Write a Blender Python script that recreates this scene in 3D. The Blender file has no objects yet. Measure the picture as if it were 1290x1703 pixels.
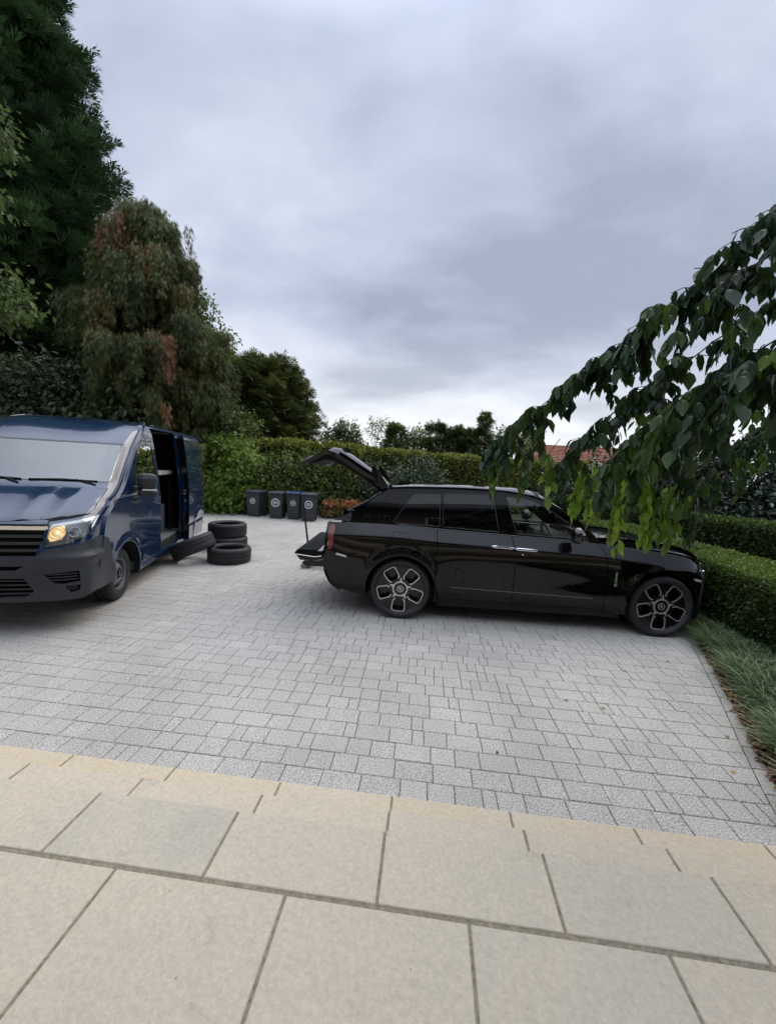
import bpy, bmesh, math, random
import numpy as np
from mathutils import Vector, Matrix
from mathutils.geometry import tessellate_polygon
random.seed(7); RNG = np.random.default_rng(7)
PI = math.pi; rad = math.radians
sc = bpy.context.scene
C = sc.collection

# ------------------------------------------------------------------ camera, sky, sun, exposure
cam = bpy.data.cameras.new('camera'); camo = bpy.data.objects.new('camera', cam); C.objects.link(camo)
cam.sensor_fit = 'HORIZONTAL'; cam.sensor_width = 36; cam.lens = 36 * 678 / 1290
cam.clip_start = 0.05; cam.clip_end = 3000
camo.matrix_world = Matrix(((0.99363628, -0.06606945, 0.0912237, 0), (0.09780394, 0.10437286, -0.98971748, 0),
                            (0.05586881, 0.99234124, 0.11017051, 1.95), (0, 0, 0, 1)))
sc.camera = camo
sc.view_settings.view_transform = 'Standard'; sc.view_settings.look = 'None'
sc.view_settings.exposure = 0.3; sc.view_settings.gamma = 1
SUN_EL, SUN_AZ = rad(52), rad(35)      # a veiled sun high beyond the hedge, to the right
sun = bpy.data.lights.new('sun', 'SUN'); sun.energy = 1.3; sun.angle = rad(50); sun.color = (1, .90, .76)
suno = bpy.data.objects.new('sun', sun); C.objects.link(suno)
sd = Vector((math.sin(SUN_AZ) * math.cos(SUN_EL), math.cos(SUN_AZ) * math.cos(SUN_EL), math.sin(SUN_EL)))
suno.rotation_euler = sd.to_track_quat('Z', 'Y').to_euler()

world = bpy.data.worlds.new('World'); sc.world = world; world.use_nodes = True
wn, wl = world.node_tree.nodes, world.node_tree.links
wn.clear()
def N(t, **k):
    n = wn.new(t)
    for a, b in k.items(): setattr(n, a, b)
    return n
wout = N('ShaderNodeOutputWorld'); bgs = N('ShaderNodeBackground'); bgc = N('ShaderNodeBackground'); mixs = N('ShaderNodeMixShader')
sky = N('ShaderNodeTexSky', sky_type='NISHITA'); sky.sun_disc = False; sky.sun_elevation = SUN_EL; sky.sun_rotation = SUN_AZ
bgs.inputs[1].default_value = 0.08
wl.new(sky.outputs[0], bgs.inputs[0])
tc = N('ShaderNodeTexCoord'); sep = N('ShaderNodeSeparateXYZ'); wl.new(tc.outputs['Generated'], sep.inputs[0])
def M(op, a, b=None, c=None):
    n = N('ShaderNodeMath', operation=op)
    for i, v in enumerate((a, b, c)):
        if v is None: continue
        if isinstance(v, (int, float)): n.inputs[i].default_value = v
        else: wl.new(v, n.inputs[i])
    return n.outputs[0]
def SM(v, a, b):
    n = N('ShaderNodeMapRange', interpolation_type='SMOOTHSTEP'); wl.new(v, n.inputs[0])
    n.inputs[1].default_value = a; n.inputs[2].default_value = b; return n.outputs[0]
zc = M('ADD', M('MAXIMUM', sep.outputs[2], 0.0), 0.30)
px_, py_ = M('DIVIDE', sep.outputs[0], zc), M('DIVIDE', sep.outputs[1], zc)
def cloud(scale, sx, sy, rot, off, detail, dist=0.0):
    cmb = N('ShaderNodeCombineXYZ'); wl.new(px_, cmb.inputs[0]); wl.new(py_, cmb.inputs[1])
    mp = N('ShaderNodeMapping'); wl.new(cmb.outputs[0], mp.inputs[0])
    mp.inputs['Scale'].default_value = (sx, sy, 1); mp.inputs['Rotation'].default_value = (0, 0, rot); mp.inputs['Location'].default_value = (off, off * .7, off)
    nz = N('ShaderNodeTexNoise'); wl.new(mp.outputs[0], nz.inputs[0]); nz.inputs['Scale'].default_value = scale
    nz.inputs['Detail'].default_value = detail; nz.inputs['Distortion'].default_value = dist; nz.inputs['Roughness'].default_value = .5
    return nz.outputs[0]
c1 = cloud(0.62, 1.0, 1.25, 0.7, 5.2, 7, .5); c2 = cloud(2.0, 1, 1.5, -0.75, 8.3, 9, .3)
cv = M('ADD', M('MULTIPLY', c1, .60), M('MULTIPLY', c2, .40))
ramp = N('ShaderNodeValToRGB'); wl.new(cv, ramp.inputs[0]); rr = ramp.color_ramp
rr.elements[0].position = .385; rr.elements[0].color = (.32, .365, .465, 1)
rr.elements[1].position = .60; rr.elements[1].color = (.62, .665, .775, 1)
e = rr.elements.new(.48); e.color = (.445, .50, .625, 1)
hz = N('ShaderNodeMix', data_type='RGBA'); wl.new(ramp.outputs[0], hz.inputs[6])
hz.inputs[7].default_value = (.88, .89, .91, 1)
wl.new(M('MULTIPLY', M('SUBTRACT', 1.0, SM(sep.outputs[2], 0.02, 0.34)), M('ADD', M('MULTIPLY', c2, 1.5), .10)), hz.inputs[0])
wl.new(hz.outputs[2], bgc.inputs[0])
wl.new(M('ADD', 1.0, M('MULTIPLY', SM(sep.outputs[2], 0.62, 1.0), 2.0)), bgc.inputs[1])   # an overcast sky is brightest overhead
mixs.inputs[0].default_value = .93
wl.new(bgs.outputs[0], mixs.inputs[1]); wl.new(bgc.outputs[0], mixs.inputs[2]); wl.new(mixs.outputs[0], wout.inputs[0])

# ------------------------------------------------------------------ materials
def newmat(name):
    m = bpy.data.materials.new(name); m.use_nodes = True
    nt = m.node_tree; b = nt.nodes['Principled BSDF']
    return m, nt, b
def mat(name, col, rough=.5, metal=0, coat=0, noise=0, nscale=20, bump=0, bscale=60, emit=None, spec=None, coord='Object'):
    m, nt, b = newmat(name)
    b.inputs['Base Color'].default_value = (*col, 1); b.inputs['Roughness'].default_value = rough; b.inputs['Metallic'].default_value = metal
    b.inputs['Coat Weight'].default_value = coat; b.inputs['Coat Roughness'].default_value = .03
    if spec is not None: b.inputs['Specular IOR Level'].default_value = spec
    if emit: b.inputs['Emission Color'].default_value = (*emit[0], 1); b.inputs['Emission Strength'].default_value = emit[1]
    t = nt.nodes.new('ShaderNodeTexCoord')
    if noise:
        n = nt.nodes.new('ShaderNodeTexNoise'); n.inputs['Scale'].default_value = nscale; n.inputs['Detail'].default_value = 6
        nt.links.new(t.outputs[coord], n.inputs[0])
        r = nt.nodes.new('ShaderNodeValToRGB'); nt.links.new(n.outputs[0], r.inputs[0])
        r.color_ramp.elements[0].position = .3; r.color_ramp.elements[1].position = .7
        r.color_ramp.elements[0].color = (*[c * (1 - noise) for c in col], 1); r.color_ramp.elements[1].color = (*[min(1, c * (1 + noise)) for c in col], 1)
        nt.links.new(r.outputs[0], b.inputs['Base Color'])
    if bump:
        n = nt.nodes.new('ShaderNodeTexNoise'); n.inputs['Scale'].default_value = bscale; n.inputs['Detail'].default_value = 5
        nt.links.new(t.outputs[coord], n.inputs[0]); bp = nt.nodes.new('ShaderNodeBump'); bp.inputs['Strength'].default_value = bump; bp.inputs['Distance'].default_value = .01
        nt.links.new(n.outputs[0], bp.inputs['Height']); nt.links.new(bp.outputs[0], b.inputs['Normal'])
    return m
def glassmat(name, tint, minref, rough=.01):
    m = bpy.data.materials.new(name); m.use_nodes = True; nt = m.node_tree; nt.nodes.clear()
    o = nt.nodes.new('ShaderNodeOutputMaterial'); mx = nt.nodes.new('ShaderNodeMixShader'); tr = nt.nodes.new('ShaderNodeBsdfTransparent'); gl = nt.nodes.new('ShaderNodeBsdfGlossy')
    tr.inputs[0].default_value = (*tint, 1); gl.inputs['Roughness'].default_value = rough; gl.inputs[0].default_value = (.95, .97, .96, 1)
    fr = nt.nodes.new('ShaderNodeFresnel'); fr.inputs[0].default_value = 1.5
    ma = nt.nodes.new('ShaderNodeMath'); ma.operation = 'MULTIPLY_ADD'; nt.links.new(fr.outputs[0], ma.inputs[0]); ma.inputs[1].default_value = 1 - minref; ma.inputs[2].default_value = minref
    nt.links.new(ma.outputs[0], mx.inputs[0]); nt.links.new(tr.outputs[0], mx.inputs[1]); nt.links.new(gl.outputs[0], mx.inputs[2]); nt.links.new(mx.outputs[0], o.inputs[0])
    return m
def leafmat(name, cols, transl=.3, rough=.5, nscale=.6):
    """cols: colours along the tint attribute"""
    m, nt, b = newmat(name); L = nt.links.new
    a = nt.nodes.new('ShaderNodeAttribute'); a.attribute_name = 'tint'
    r = nt.nodes.new('ShaderNodeValToRGB'); L(a.outputs['Fac'], r.inputs[0])
    el = r.color_ramp.elements
    while len(el) < len(cols): el.new(.5)
    for i, c in enumerate(cols): el[i].position = i / (len(cols) - 1); el[i].color = (*c, 1)
    L(r.outputs[0], b.inputs['Base Color']); b.inputs['Roughness'].default_value = rough; b.inputs['Specular IOR Level'].default_value = .35
    t = nt.nodes.new('ShaderNodeBsdfTranslucent'); L(r.outputs[0], t.inputs[0])
    mx = nt.nodes.new('ShaderNodeMixShader'); mx.inputs[0].default_value = transl
    L(b.outputs[0], mx.inputs[1]); L(t.outputs[0], mx.inputs[2]); L(mx.outputs[0], nt.nodes['Material Output'].inputs[0])
    return m
def pavermat():
    m, nt, b = newmat('granite_paver'); L = nt.links.new
    t = nt.nodes.new('ShaderNodeTexCoord'); a = nt.nodes.new('ShaderNodeAttribute'); a.attribute_name = 'tint'
    n1 = nt.nodes.new('ShaderNodeTexNoise'); n1.inputs['Scale'].default_value = 130; n1.inputs['Detail'].default_value = 4; n1.inputs['Roughness'].default_value = .7; L(t.outputs['Object'], n1.inputs[0])
    r1 = nt.nodes.new('ShaderNodeValToRGB'); L(n1.outputs[0], r1.inputs[0]); e = r1.color_ramp.elements
    e[0].position = .34; e[0].color = (.10, .097, .092, 1); e[1].position = .66; e[1].color = (.72, .69, .635, 1); k = e.new(.5); k.color = (.385, .370, .342, 1)
    n2 = nt.nodes.new('ShaderNodeTexNoise'); n2.inputs['Scale'].default_value = .9; n2.inputs['Detail'].default_value = 6; L(t.outputs['Object'], n2.inputs[0])
    mr = nt.nodes.new('ShaderNodeMapRange'); L(n2.outputs[0], mr.inputs[0]); mr.inputs[1].default_value = .3; mr.inputs[2].default_value = .7; mr.inputs[3].default_value = .86; mr.inputs[4].default_value = 1.12
    ma = nt.nodes.new('ShaderNodeMath'); ma.operation = 'MULTIPLY'; L(mr.outputs[0], ma.inputs[0]); L(a.outputs['Fac'], ma.inputs[1])
    mx = nt.nodes.new('ShaderNodeVectorMath'); mx.operation = 'SCALE'; L(r1.outputs[0], mx.inputs[0]); L(ma.outputs[0], mx.inputs['Scale'])
    L(mx.outputs[0], b.inputs['Base Color']); b.inputs['Roughness'].default_value = .8
    bp = nt.nodes.new('ShaderNodeBump'); bp.inputs['Strength'].default_value = .5; bp.inputs['Distance'].default_value = .003; L(n1.outputs[0], bp.inputs['Height']); L(bp.outputs[0], b.inputs['Normal'])
    return m
def sandmat():
    m, nt, b = newmat('sandstone'); L = nt.links.new
    t = nt.nodes.new('ShaderNodeTexCoord'); a = nt.nodes.new('ShaderNodeAttribute'); a.attribute_name = 'tint'
    def nz(s, d, ro=.55, di=0):
        n = nt.nodes.new('ShaderNodeTexNoise'); n.inputs['Scale'].default_value = s; n.inputs['Detail'].default_value = d; n.inputs['Roughness'].default_value = ro; n.inputs['Distortion'].default_value = di
        L(t.outputs['Object'], n.inputs[0]); return n.outputs[0]
    n1 = nz(2.2, 8, .6, .8)
    am = nt.nodes.new('ShaderNodeMath'); am.operation = 'MULTIPLY_ADD'; L(n1, am.inputs[0]); am.inputs[1].default_value = .65; am.inputs[2].default_value = .175
    ad = nt.nodes.new('ShaderNodeMath'); ad.operation = 'ADD'; L(am.outputs[0], ad.inputs[0]); L(a.outputs['Fac'], ad.inputs[1])
    r = nt.nodes.new('ShaderNodeValToRGB'); L(ad.outputs[0], r.inputs[0]); e = r.color_ramp.elements
    e[0].position = .22; e[0].color = (.47, .44, .36, 1); e[1].position = .80; e[1].color = (.585, .485, .33, 1)
    k = e.new(.42); k.color = (.55, .492, .385, 1); k = e.new(.60); k.color = (.59, .515, .395, 1)
    n2 = nz(55, 9, .75)
    mr = nt.nodes.new('ShaderNodeMapRange'); L(n2, mr.inputs[0]); mr.inputs[1].default_value = .3; mr.inputs[2].default_value = .7; mr.inputs[3].default_value = .82; mr.inputs[4].default_value = 1.13
    n4 = nz(7, 5, .6, .4)
    sp = nt.nodes.new('ShaderNodeMapRange'); L(n4, sp.inputs[0]); sp.inputs[1].default_value = .26; sp.inputs[2].default_value = .36; sp.inputs[3].default_value = .80; sp.inputs[4].default_value = 1.0
    mm = nt.nodes.new('ShaderNodeMath'); mm.operation = 'MULTIPLY'; L(mr.outputs[0], mm.inputs[0]); L(sp.outputs[0], mm.inputs[1])
    vo = nt.nodes.new('ShaderNodeTexVoronoi'); vo.inputs['Scale'].default_value = 7; L(t.outputs['Object'], vo.inputs['Vector'])
    vm = nt.nodes.new('ShaderNodeMapRange'); L(vo.outputs['Distance'], vm.inputs[0]); vm.inputs[1].default_value = .016; vm.inputs[2].default_value = .034; vm.inputs[3].default_value = .35; vm.inputs[4].default_value = 1.0
    m3 = nt.nodes.new('ShaderNodeMath'); m3.operation = 'MULTIPLY'; L(mm.outputs[0], m3.inputs[0]); L(vm.outputs[0], m3.inputs[1]); mm = m3
    mx = nt.nodes.new('ShaderNodeVectorMath'); mx.operation = 'SCALE'; L(r.outputs[0], mx.inputs[0]); L(mm.outputs[0], mx.inputs['Scale'])
    L(mx.outputs[0], b.inputs['Base Color']); b.inputs['Roughness'].default_value = .75
    hh = nt.nodes.new('ShaderNodeMath'); hh.operation = 'MULTIPLY_ADD'; L(nz(4, 7, .55, .35), hh.inputs[0]); hh.inputs[1].default_value = 3.0; L(n2, hh.inputs[2])
    bp = nt.nodes.new('ShaderNodeBump'); bp.inputs['Strength'].default_value = .8; bp.inputs['Distance'].default_value = .010; L(hh.outputs[0], bp.inputs['Height']); L(bp.outputs[0], b.inputs['Normal'])
    return m
def winmat():
    return glassmat('window_glass', (.25, .28, .30), .1)

K = dict(
 housewall=mat('shaded_house_wall', (.13, .115, .10), .85, 0, 0, .15, 3), black_paint=mat('black_car_paint', (.0015, .0015, .002), .12, 0, .85, spec=.0), blue_paint=mat('blue_van_paint', (.005, .022, .062), .18, .0, 1),
 white_paint=mat('white_van_paint', (.72, .73, .71), .2, 0, 1), black_gloss=mat('gloss_black_trim', (.006, .006, .007), .1, 0, .5),
 trim=mat('dark_grey_plastic', (.028, .031, .037), .42, 0, 0, .15, 30, .15, 200), void=mat('underbody_black', (.004, .004, .004), .9),
 rubber=mat('tyre_rubber', (.017, .017, .019), .62, 0, 0, .25, 9, .2, 120), chrome=mat('chrome', (.75, .76, .78), .12, 1),
 alu=mat('machined_alloy', (.66, .64, .62), .35, .7), darkalloy=mat('black_alloy', (.008, .008, .009), .25, .2, .3),
 steel=mat('steel_wheel_grey', (.17, .175, .185), .45, .3), disc=mat('brake_disc', (.30, .30, .31), .4, .8),
 glass=glassmat('clear_car_glass', (.80, .86, .83), .05), privacy=glassmat('privacy_glass', (.03, .03, .038), .03), vanglass=glassmat('van_windscreen_glass', (.50, .58, .54), .15, .02),
 lamp=glassmat('lamp_lens', (.9, .92, .93), .08), red=mat('tail_lamp_red', (.16, .008, .012), .12, 0, 1), reflector=mat('lamp_reflector', (.7, .7, .7), .15, .9),
 bulb=mat('lit_side_light', (1, .75, .35), .3, emit=((1, .58, .18), 3.0)), glow=mat('warm_lit_reflector', (.8, .6, .35), .25, .3, emit=((1, .70, .36), .6)), marker=mat('clear_marker_lens', (.62, .60, .56), .15, .2, .6), leather=mat('black_leather', (.016, .016, .018), .45, 0, 0, .2, 12),
 carpet=mat('boot_carpet', (.008, .009, .012), .9), cream=mat('headliner', (.35, .33, .30), .8),
 slate=mat('grey_slate_roof', (.06, .065, .07), .7, 0, 0, .2, 4),
 plate=mat('number_plate_white', (.70, .70, .68), .35), paper=mat('paper_sheet', (.75, .82, .84), .7), ply=mat('pale_worktop', (.42, .37, .30), .6, 0, 0, .2, 6),
 greybox=mat('grey_cabinet', (.16, .17, .17), .5), bin=mat('grey_bin_plastic', (.030, .034, .040), .5, 0, 0, .2, 5, .1, 90), binblue=mat('blue_bin_lid', (.010, .028, .12), .4), binpurple=mat('purple_grey_bin_lid', (.060, .050, .075), .4),
 sticker=mat('white_bin_print', (.55, .60, .60), .6), metal=mat('jack_steel', (.28, .28, .30), .35, .9), jackblack=mat('jack_black_enamel', (.012, .012, .013), .4),
 bark=mat('brown_bark', (.055, .042, .032), .9, 0, 0, .45, 4, .8, 14), darkbark=mat('dark_branch_bark', (.022, .017, .015), .8, 0, 0, .3, 30, .5, 60), greybark=mat('grey_bark', (.10, .09, .08), .9, 0, 0, .4, 5, .8, 16),
 soil=mat('bark_mulch_soil', (.040, .024, .016), .95, 0, 0, .5, 25, 1, 40), lawn=mat('far_ground', (.045, .065, .025), .95, 0, 0, .4, .6), joint=mat('sandy_joint', (.24, .21, .15), .95, 0, 0, .3, 60, .8, 150), grit=mat('dark_paver_joint', (.13, .125, .115), .95, 0, 0, .3, 40),
 paver=pavermat(), sand=sandmat(), rooftile=mat('red_clay_tile', (.27, .115, .075), .85, 0, 0, .35, 3, .5, 20), render=mat('pale_wall_render', (.42, .39, .34), .85, 0, 0, .1, 3), brick=mat('red_brick_wall', (.22, .10, .07), .85, 0, 0, .25, 8),
 frame=mat('white_window_frame', (.6, .6, .58), .4), window=winmat(), hedgecore=mat('hedge_shade_core', (.012, .018, .007), .95, 0, 0, .6, 5), roomshade=mat('dark_room', (.03, .03, .03), .9),
)
K['black_paint'].node_tree.nodes['Principled BSDF'].inputs['Coat IOR'].default_value = 1.5
LM = dict(
 conifer=leafmat('dark_conifer_needles', [(0.021, 0.037, 0.019), (0.037, 0.075, 0.031), (0.060, 0.123, 0.043), (0.103, 0.165, 0.054)], .18),
 weeping=leafmat('weeping_cypress_needles', [(0.046, 0.061, 0.015), (0.090, 0.114, 0.030), (0.152, 0.169, 0.045), (0.152, 0.103, 0.047), (0.268, 0.122, 0.054)], .25),
 broad=leafmat('olive_green_leaves', [(0.047, 0.067, 0.016), (0.085, 0.122, 0.027), (0.139, 0.186, 0.041), (0.202, 0.238, 0.061)], .35),
 maple=leafmat('pale_green_leaves', [(0.065, 0.098, 0.029), (0.117, 0.169, 0.046), (0.169, 0.221, 0.065)], .35),
 shrub=leafmat('dark_shrub_leaves', [(0.017, 0.031, 0.014), (0.034, 0.062, 0.024), (0.069, 0.100, 0.045), (0.129, 0.155, 0.083)], .2, .4),
 hedge=leafmat('hedge_leaves', [(0.051, 0.071, 0.012), (0.109, 0.132, 0.021), (0.192, 0.217, 0.033), (0.310, 0.320, 0.052)], .3),
 bushy=leafmat('bright_conifer_leaves', [(0.069, 0.116, 0.020), (0.125, 0.200, 0.035), (0.204, 0.305, 0.052), (0.295, 0.400, 0.078)], .3),
 boxhedge=leafmat('privet_leaves', [(0.021, 0.039, 0.009), (0.046, 0.081, 0.014), (0.098, 0.155, 0.023), (0.161, 0.230, 0.034)], .3, .4),
 cherry=leafmat('cherry_leaves', [(0.016, 0.037, 0.017), (0.029, 0.062, 0.024), (0.057, 0.103, 0.026), (0.159, 0.266, 0.034), (0.300, 0.463, 0.055)], .30, .30),
 laurel=leafmat('laurel_leaves', [(0.012, 0.028, 0.016), (0.025, 0.050, 0.028), (0.055, 0.086, 0.055)], .12, .25),
 pine=leafmat('pine_needles', [(0.049, 0.065, 0.019), (0.085, 0.109, 0.031), (0.132, 0.161, 0.043), (0.180, 0.189, 0.055)], .2),
 grass=leafmat('border_grass_blades', [(0.042, 0.069, 0.025), (0.102, 0.159, 0.067), (0.192, 0.275, 0.133), (0.312, 0.371, 0.196)], .25, .4),
 flower=leafmat('flowering_border_leaves', [(.10, .12, .03), (.16, .16, .045), (.28, .16, .06), (.52, .19, .09), (.60, .25, .14)], .35),
 litter=leafmat('dead_leaves', [(.055, .022, .014), (.13, .05, .025), (.28, .15, .07), (.42, .30, .13)], .15, .6),
 far=leafmat('far_tree_leaves', [(0.050, 0.074, 0.027), (0.095, 0.126, 0.039), (0.168, 0.207, 0.055), (0.338, 0.336, 0.058)], .3),
)

# ------------------------------------------------------------------ object helpers
def tag(o, label=None, cat=None, group=None, kind=None):
    if label: o['label'] = label
    if cat: o['category'] = cat
    if group: o['group'] = group
    if kind: o['kind'] = kind
    return o
def empty(name, loc, rz=0, label=None, cat=None, group=None):
    o = bpy.data.objects.new(name, None); C.objects.link(o); o.location = loc; o.rotation_euler = (0, 0, rz); o.empty_display_size = .2
    return tag(o, label, cat, group)
def copy_tree(o, parent=None):
    c = o.copy(); C.objects.link(c)
    if parent: c.parent = parent
    for ch in [x for x in bpy.data.objects if x.parent == o]: copy_tree(ch, c)
    return c
class MB:
    def __init__(s): s.v = []; s.f = []; s.sm = []
    def add(s, vs, fs, smooth=False):
        n = len(s.v); s.v += [tuple(v) for v in vs]; s.f += [tuple(i + n for i in f) for f in fs]; s.sm += [smooth] * len(fs); return s
    def box(s, a, b, bev=0, mtx=None):
        bm = bmesh.new(); r = bmesh.ops.create_cube(bm, size=1)
        for v in bm.verts: v.co = Vector([a[i] + (v.co[i] + .5) * (b[i] - a[i]) for i in range(3)])
        if bev: bmesh.ops.bevel(bm, geom=list(bm.edges), offset=bev, segments=2, affect='EDGES', profile=.5)
        if mtx is not None: bm.transform(mtx)
        bm.verts.index_update(); s.add([v.co for v in bm.verts], [[v.index for v in f.verts] for f in bm.faces], False); bm.free(); return s
    def prism(s, poly, y0, y1, axis='y', smooth=False):
        n = len(poly); P = []
        for y in (y0, y1):
            for a, b in poly: P.append({'y': (a, y, b), 'x': (y, a, b), 'z': (a, b, y)}[axis])
        s.add(P, [(i, (i + 1) % n, n + (i + 1) % n, n + i) for i in range(n)], smooth)
        tris = tessellate_polygon([[Vector((a, b, 0)) for a, b in poly]])
        s.add(P, [tuple(t) for t in tris] + [tuple(n + i for i in reversed(t)) for t in tris], False); return s
    def tube(s, pts, radii, seg=8, cap=True):
        pts = [Vector(p) for p in pts]
        if isinstance(radii, (int, float)): radii = [radii] * len(pts)
        vs = []; pu = None
        for i, p in enumerate(pts):
            d = (pts[min(i + 1, len(pts) - 1)] - pts[max(i - 1, 0)]).normalized()
            u = d.orthogonal().normalized() if pu is None else (pu - d * pu.dot(d)).normalized()
            pu = u; w = d.cross(u)
            for k in range(seg):
                a = 2 * PI * k / seg; vs.append(p + (u * math.cos(a) + w * math.sin(a)) * radii[i])
        fs = [(i * seg + k, i * seg + (k + 1) % seg, (i + 1) * seg + (k + 1) % seg, (i + 1) * seg + k) for i in range(len(pts) - 1) for k in range(seg)]
        s.add(vs, fs, True)
        if cap: s.add(vs[:seg], [tuple(reversed(range(seg)))]); s.add(vs[-seg:], [tuple(range(seg))])
        return s
    def lathe(s, prof, seg=48, axis='y', c=(0, 0, 0), a0=0, a1=2 * PI, smooth=True):
        """prof: (radius, height along axis)"""
        full = abs(a1 - a0 - 2 * PI) < 1e-6; na = seg if full else seg + 1; vs = []
        for r, h in prof:
            for k in range(na):
                a = a0 + (a1 - a0) * k / seg; x, z = r * math.cos(a), r * math.sin(a)
                q = {'y': (x, h, z), 'z': (x, z, h), 'x': (h, x, z)}[axis]; vs.append((q[0] + c[0], q[1] + c[1], q[2] + c[2]))
        fs = []
        for i in range(len(prof) - 1):
            for k in range(seg): fs.append((i * na + k, i * na + (k + 1) % na, (i + 1) * na + (k + 1) % na, (i + 1) * na + k))
        return s.add(vs, fs, smooth)
    def build(s, name, m, parent=None, sharp=35):
        me = bpy.data.meshes.new(name); me.from_pydata([tuple(map(float, v)) for v in s.v], [], s.f); me.materials.append(m)
        me.polygons.foreach_set('use_smooth', [bool(x) for x in s.sm]); me.validate()
        bm = bmesh.new(); bm.from_mesh(me)
        if len(bm.faces) < 60000: bmesh.ops.recalc_face_normals(bm, faces=bm.faces)
        for e in bm.edges:
            if len(e.link_faces) != 2 or e.calc_face_angle(0) > rad(sharp): e.smooth = False
        bm.to_mesh(me); bm.free()
        o = bpy.data.objects.new(name, me); C.objects.link(o)
        if parent: o.parent = parent
        return o
def densify(poly, step):
    out = []
    for i in range(len(poly)):
        a, b = poly[i], poly[(i + 1) % len(poly)]; n = max(1, int(math.ceil(math.hypot(b[0] - a[0], b[1] - a[1]) / step)))
        out += [(a[0] + (b[0] - a[0]) * k / n, a[1] + (b[1] - a[1]) * k / n) for k in range(n)]
    return out
def panel(name, poly, holes, pre, fn, us, vs, m, parent, thick=.02, inward=1.0, dstep=.05):
    """A curved sheet: polygon in a 2-D chart, cut by grid lines, laid on the surface fn(u,v), given turned-in rims."""
    loops = [[pre(*p) for p in densify(poly, dstep)]] + [[pre(*p) for p in densify(h, dstep)] for h in holes]
    allp = [p for l in loops for p in l]
    tris = tessellate_polygon([[Vector((a, b, 0)) for a, b in l] for l in loops])
    bm = bmesh.new(); V = [bm.verts.new((a, b, 0)) for a, b in allp]
    for t in tris:
        if len(set(t)) == 3:
            try: bm.faces.new([V[i] for i in t])
            except ValueError: pass
    bmesh.ops.recalc_face_normals(bm, faces=bm.faces)
    for u in us: bmesh.ops.bisect_plane(bm, geom=list(bm.verts) + list(bm.edges) + list(bm.faces), plane_co=(u, 0, 0), plane_no=(1, 0, 0), dist=1e-5)
    for v in vs: bmesh.ops.bisect_plane(bm, geom=list(bm.verts) + list(bm.edges) + list(bm.faces), plane_co=(0, v, 0), plane_no=(0, 1, 0), dist=1e-5)
    bm.normal_update(); e = 1e-3
    inner = {}; bnd = [ed for ed in bm.edges if len(ed.link_faces) == 1]
    nrm = {}; loc = {}
    for v in bm.verts:
        u_, v_ = v.co.x, v.co.y
        p = Vector(fn(u_, v_)); du = Vector(fn(u_ + e, v_)) - Vector(fn(u_ - e, v_)); dv = Vector(fn(u_, v_ + e)) - Vector(fn(u_, v_ - e))
        n = du.cross(dv); n = n.normalized() if n.length > 1e-12 else Vector((0, 0, 1)); nrm[v] = n; loc[v] = p
    for f in bm.faces: f.smooth = True
    for v in list(nrm): v.co = loc[v]
    if thick:
        for ed in bnd:
            ed.smooth = False
            q = []
            for v in ed.verts:
                if v not in inner: inner[v] = bm.verts.new(loc[v] - nrm[v] * thick * inward)
                q.append(v)
            f = bm.faces.new((q[0], q[1], inner[q[1]], inner[q[0]])); f.smooth = False
    me = bpy.data.meshes.new(name); bm.to_mesh(me); bm.free(); me.materials.append(m)
    o = bpy.data.objects.new(name, me); C.objects.link(o)
    if parent: o.parent = parent
    return o
def join(objs, name):
    """merge freshly made meshes of one part into one mesh object (same parent, same material)"""
    bm = bmesh.new()
    for o in objs: bm.from_mesh(o.data)
    me = bpy.data.meshes.new(name); bm.to_mesh(me); bm.free(); me.materials.append(objs[0].data.materials[0])
    n = bpy.data.objects.new(name, me); C.objects.link(n); n.parent = objs[0].parent
    for o in objs: d = o.data; bpy.data.objects.remove(o); bpy.data.meshes.remove(d)
    return n
def interp(xs, ys):
    return lambda x: float(np.interp(x, xs, ys))
def sinterp(pts):
    """smooth (monotone cubic) interpolation through pts"""
    xs = np.array([p[0] for p in pts], float); ys = np.array([p[1] for p in pts], float)
    h = np.diff(xs); d = np.diff(ys) / h; m = np.zeros(len(xs)); m[0] = d[0]; m[-1] = d[-1]
    for i in range(1, len(xs) - 1): m[i] = 0 if d[i - 1] * d[i] <= 0 else 2 * d[i - 1] * d[i] / (d[i - 1] + d[i])
    def f(x):
        x = min(max(x, xs[0]), xs[-1]); i = min(int(np.searchsorted(xs, x, 'right')) - 1, len(xs) - 2); i = max(i, 0)
        t = (x - xs[i]) / h[i]; t2 = t * t; t3 = t2 * t
        return float((2 * t3 - 3 * t2 + 1) * ys[i] + (t3 - 2 * t2 + t) * h[i] * m[i] + (-2 * t3 + 3 * t2) * ys[i + 1] + (t3 - t2) * h[i] * m[i + 1])
    return f
def frange(a, b, s):
    n = int((b - a) / s); return [a + (b - a) * i / n for i in range(1, n)] if n > 1 else []
def textmesh(txt, size, name, m, parent, mtx, extr=.002):
    cu = bpy.data.curves.new('glyph', 'FONT'); cu.body = txt; cu.size = size; cu.extrude = extr; cu.align_x = 'CENTER'; cu.align_y = 'CENTER'
    t = bpy.data.objects.new('glyph', cu); C.objects.link(t); bpy.context.view_layer.update()
    me = bpy.data.meshes.new_from_object(t.evaluated_get(bpy.context.evaluated_depsgraph_get())); bpy.data.objects.remove(t); bpy.data.curves.remove(cu)
    me.transform(mtx); me.materials.clear(); me.materials.append(m); me.name = name
    o = bpy.data.objects.new(name, me); C.objects.link(o); o.parent = parent; return o
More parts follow.
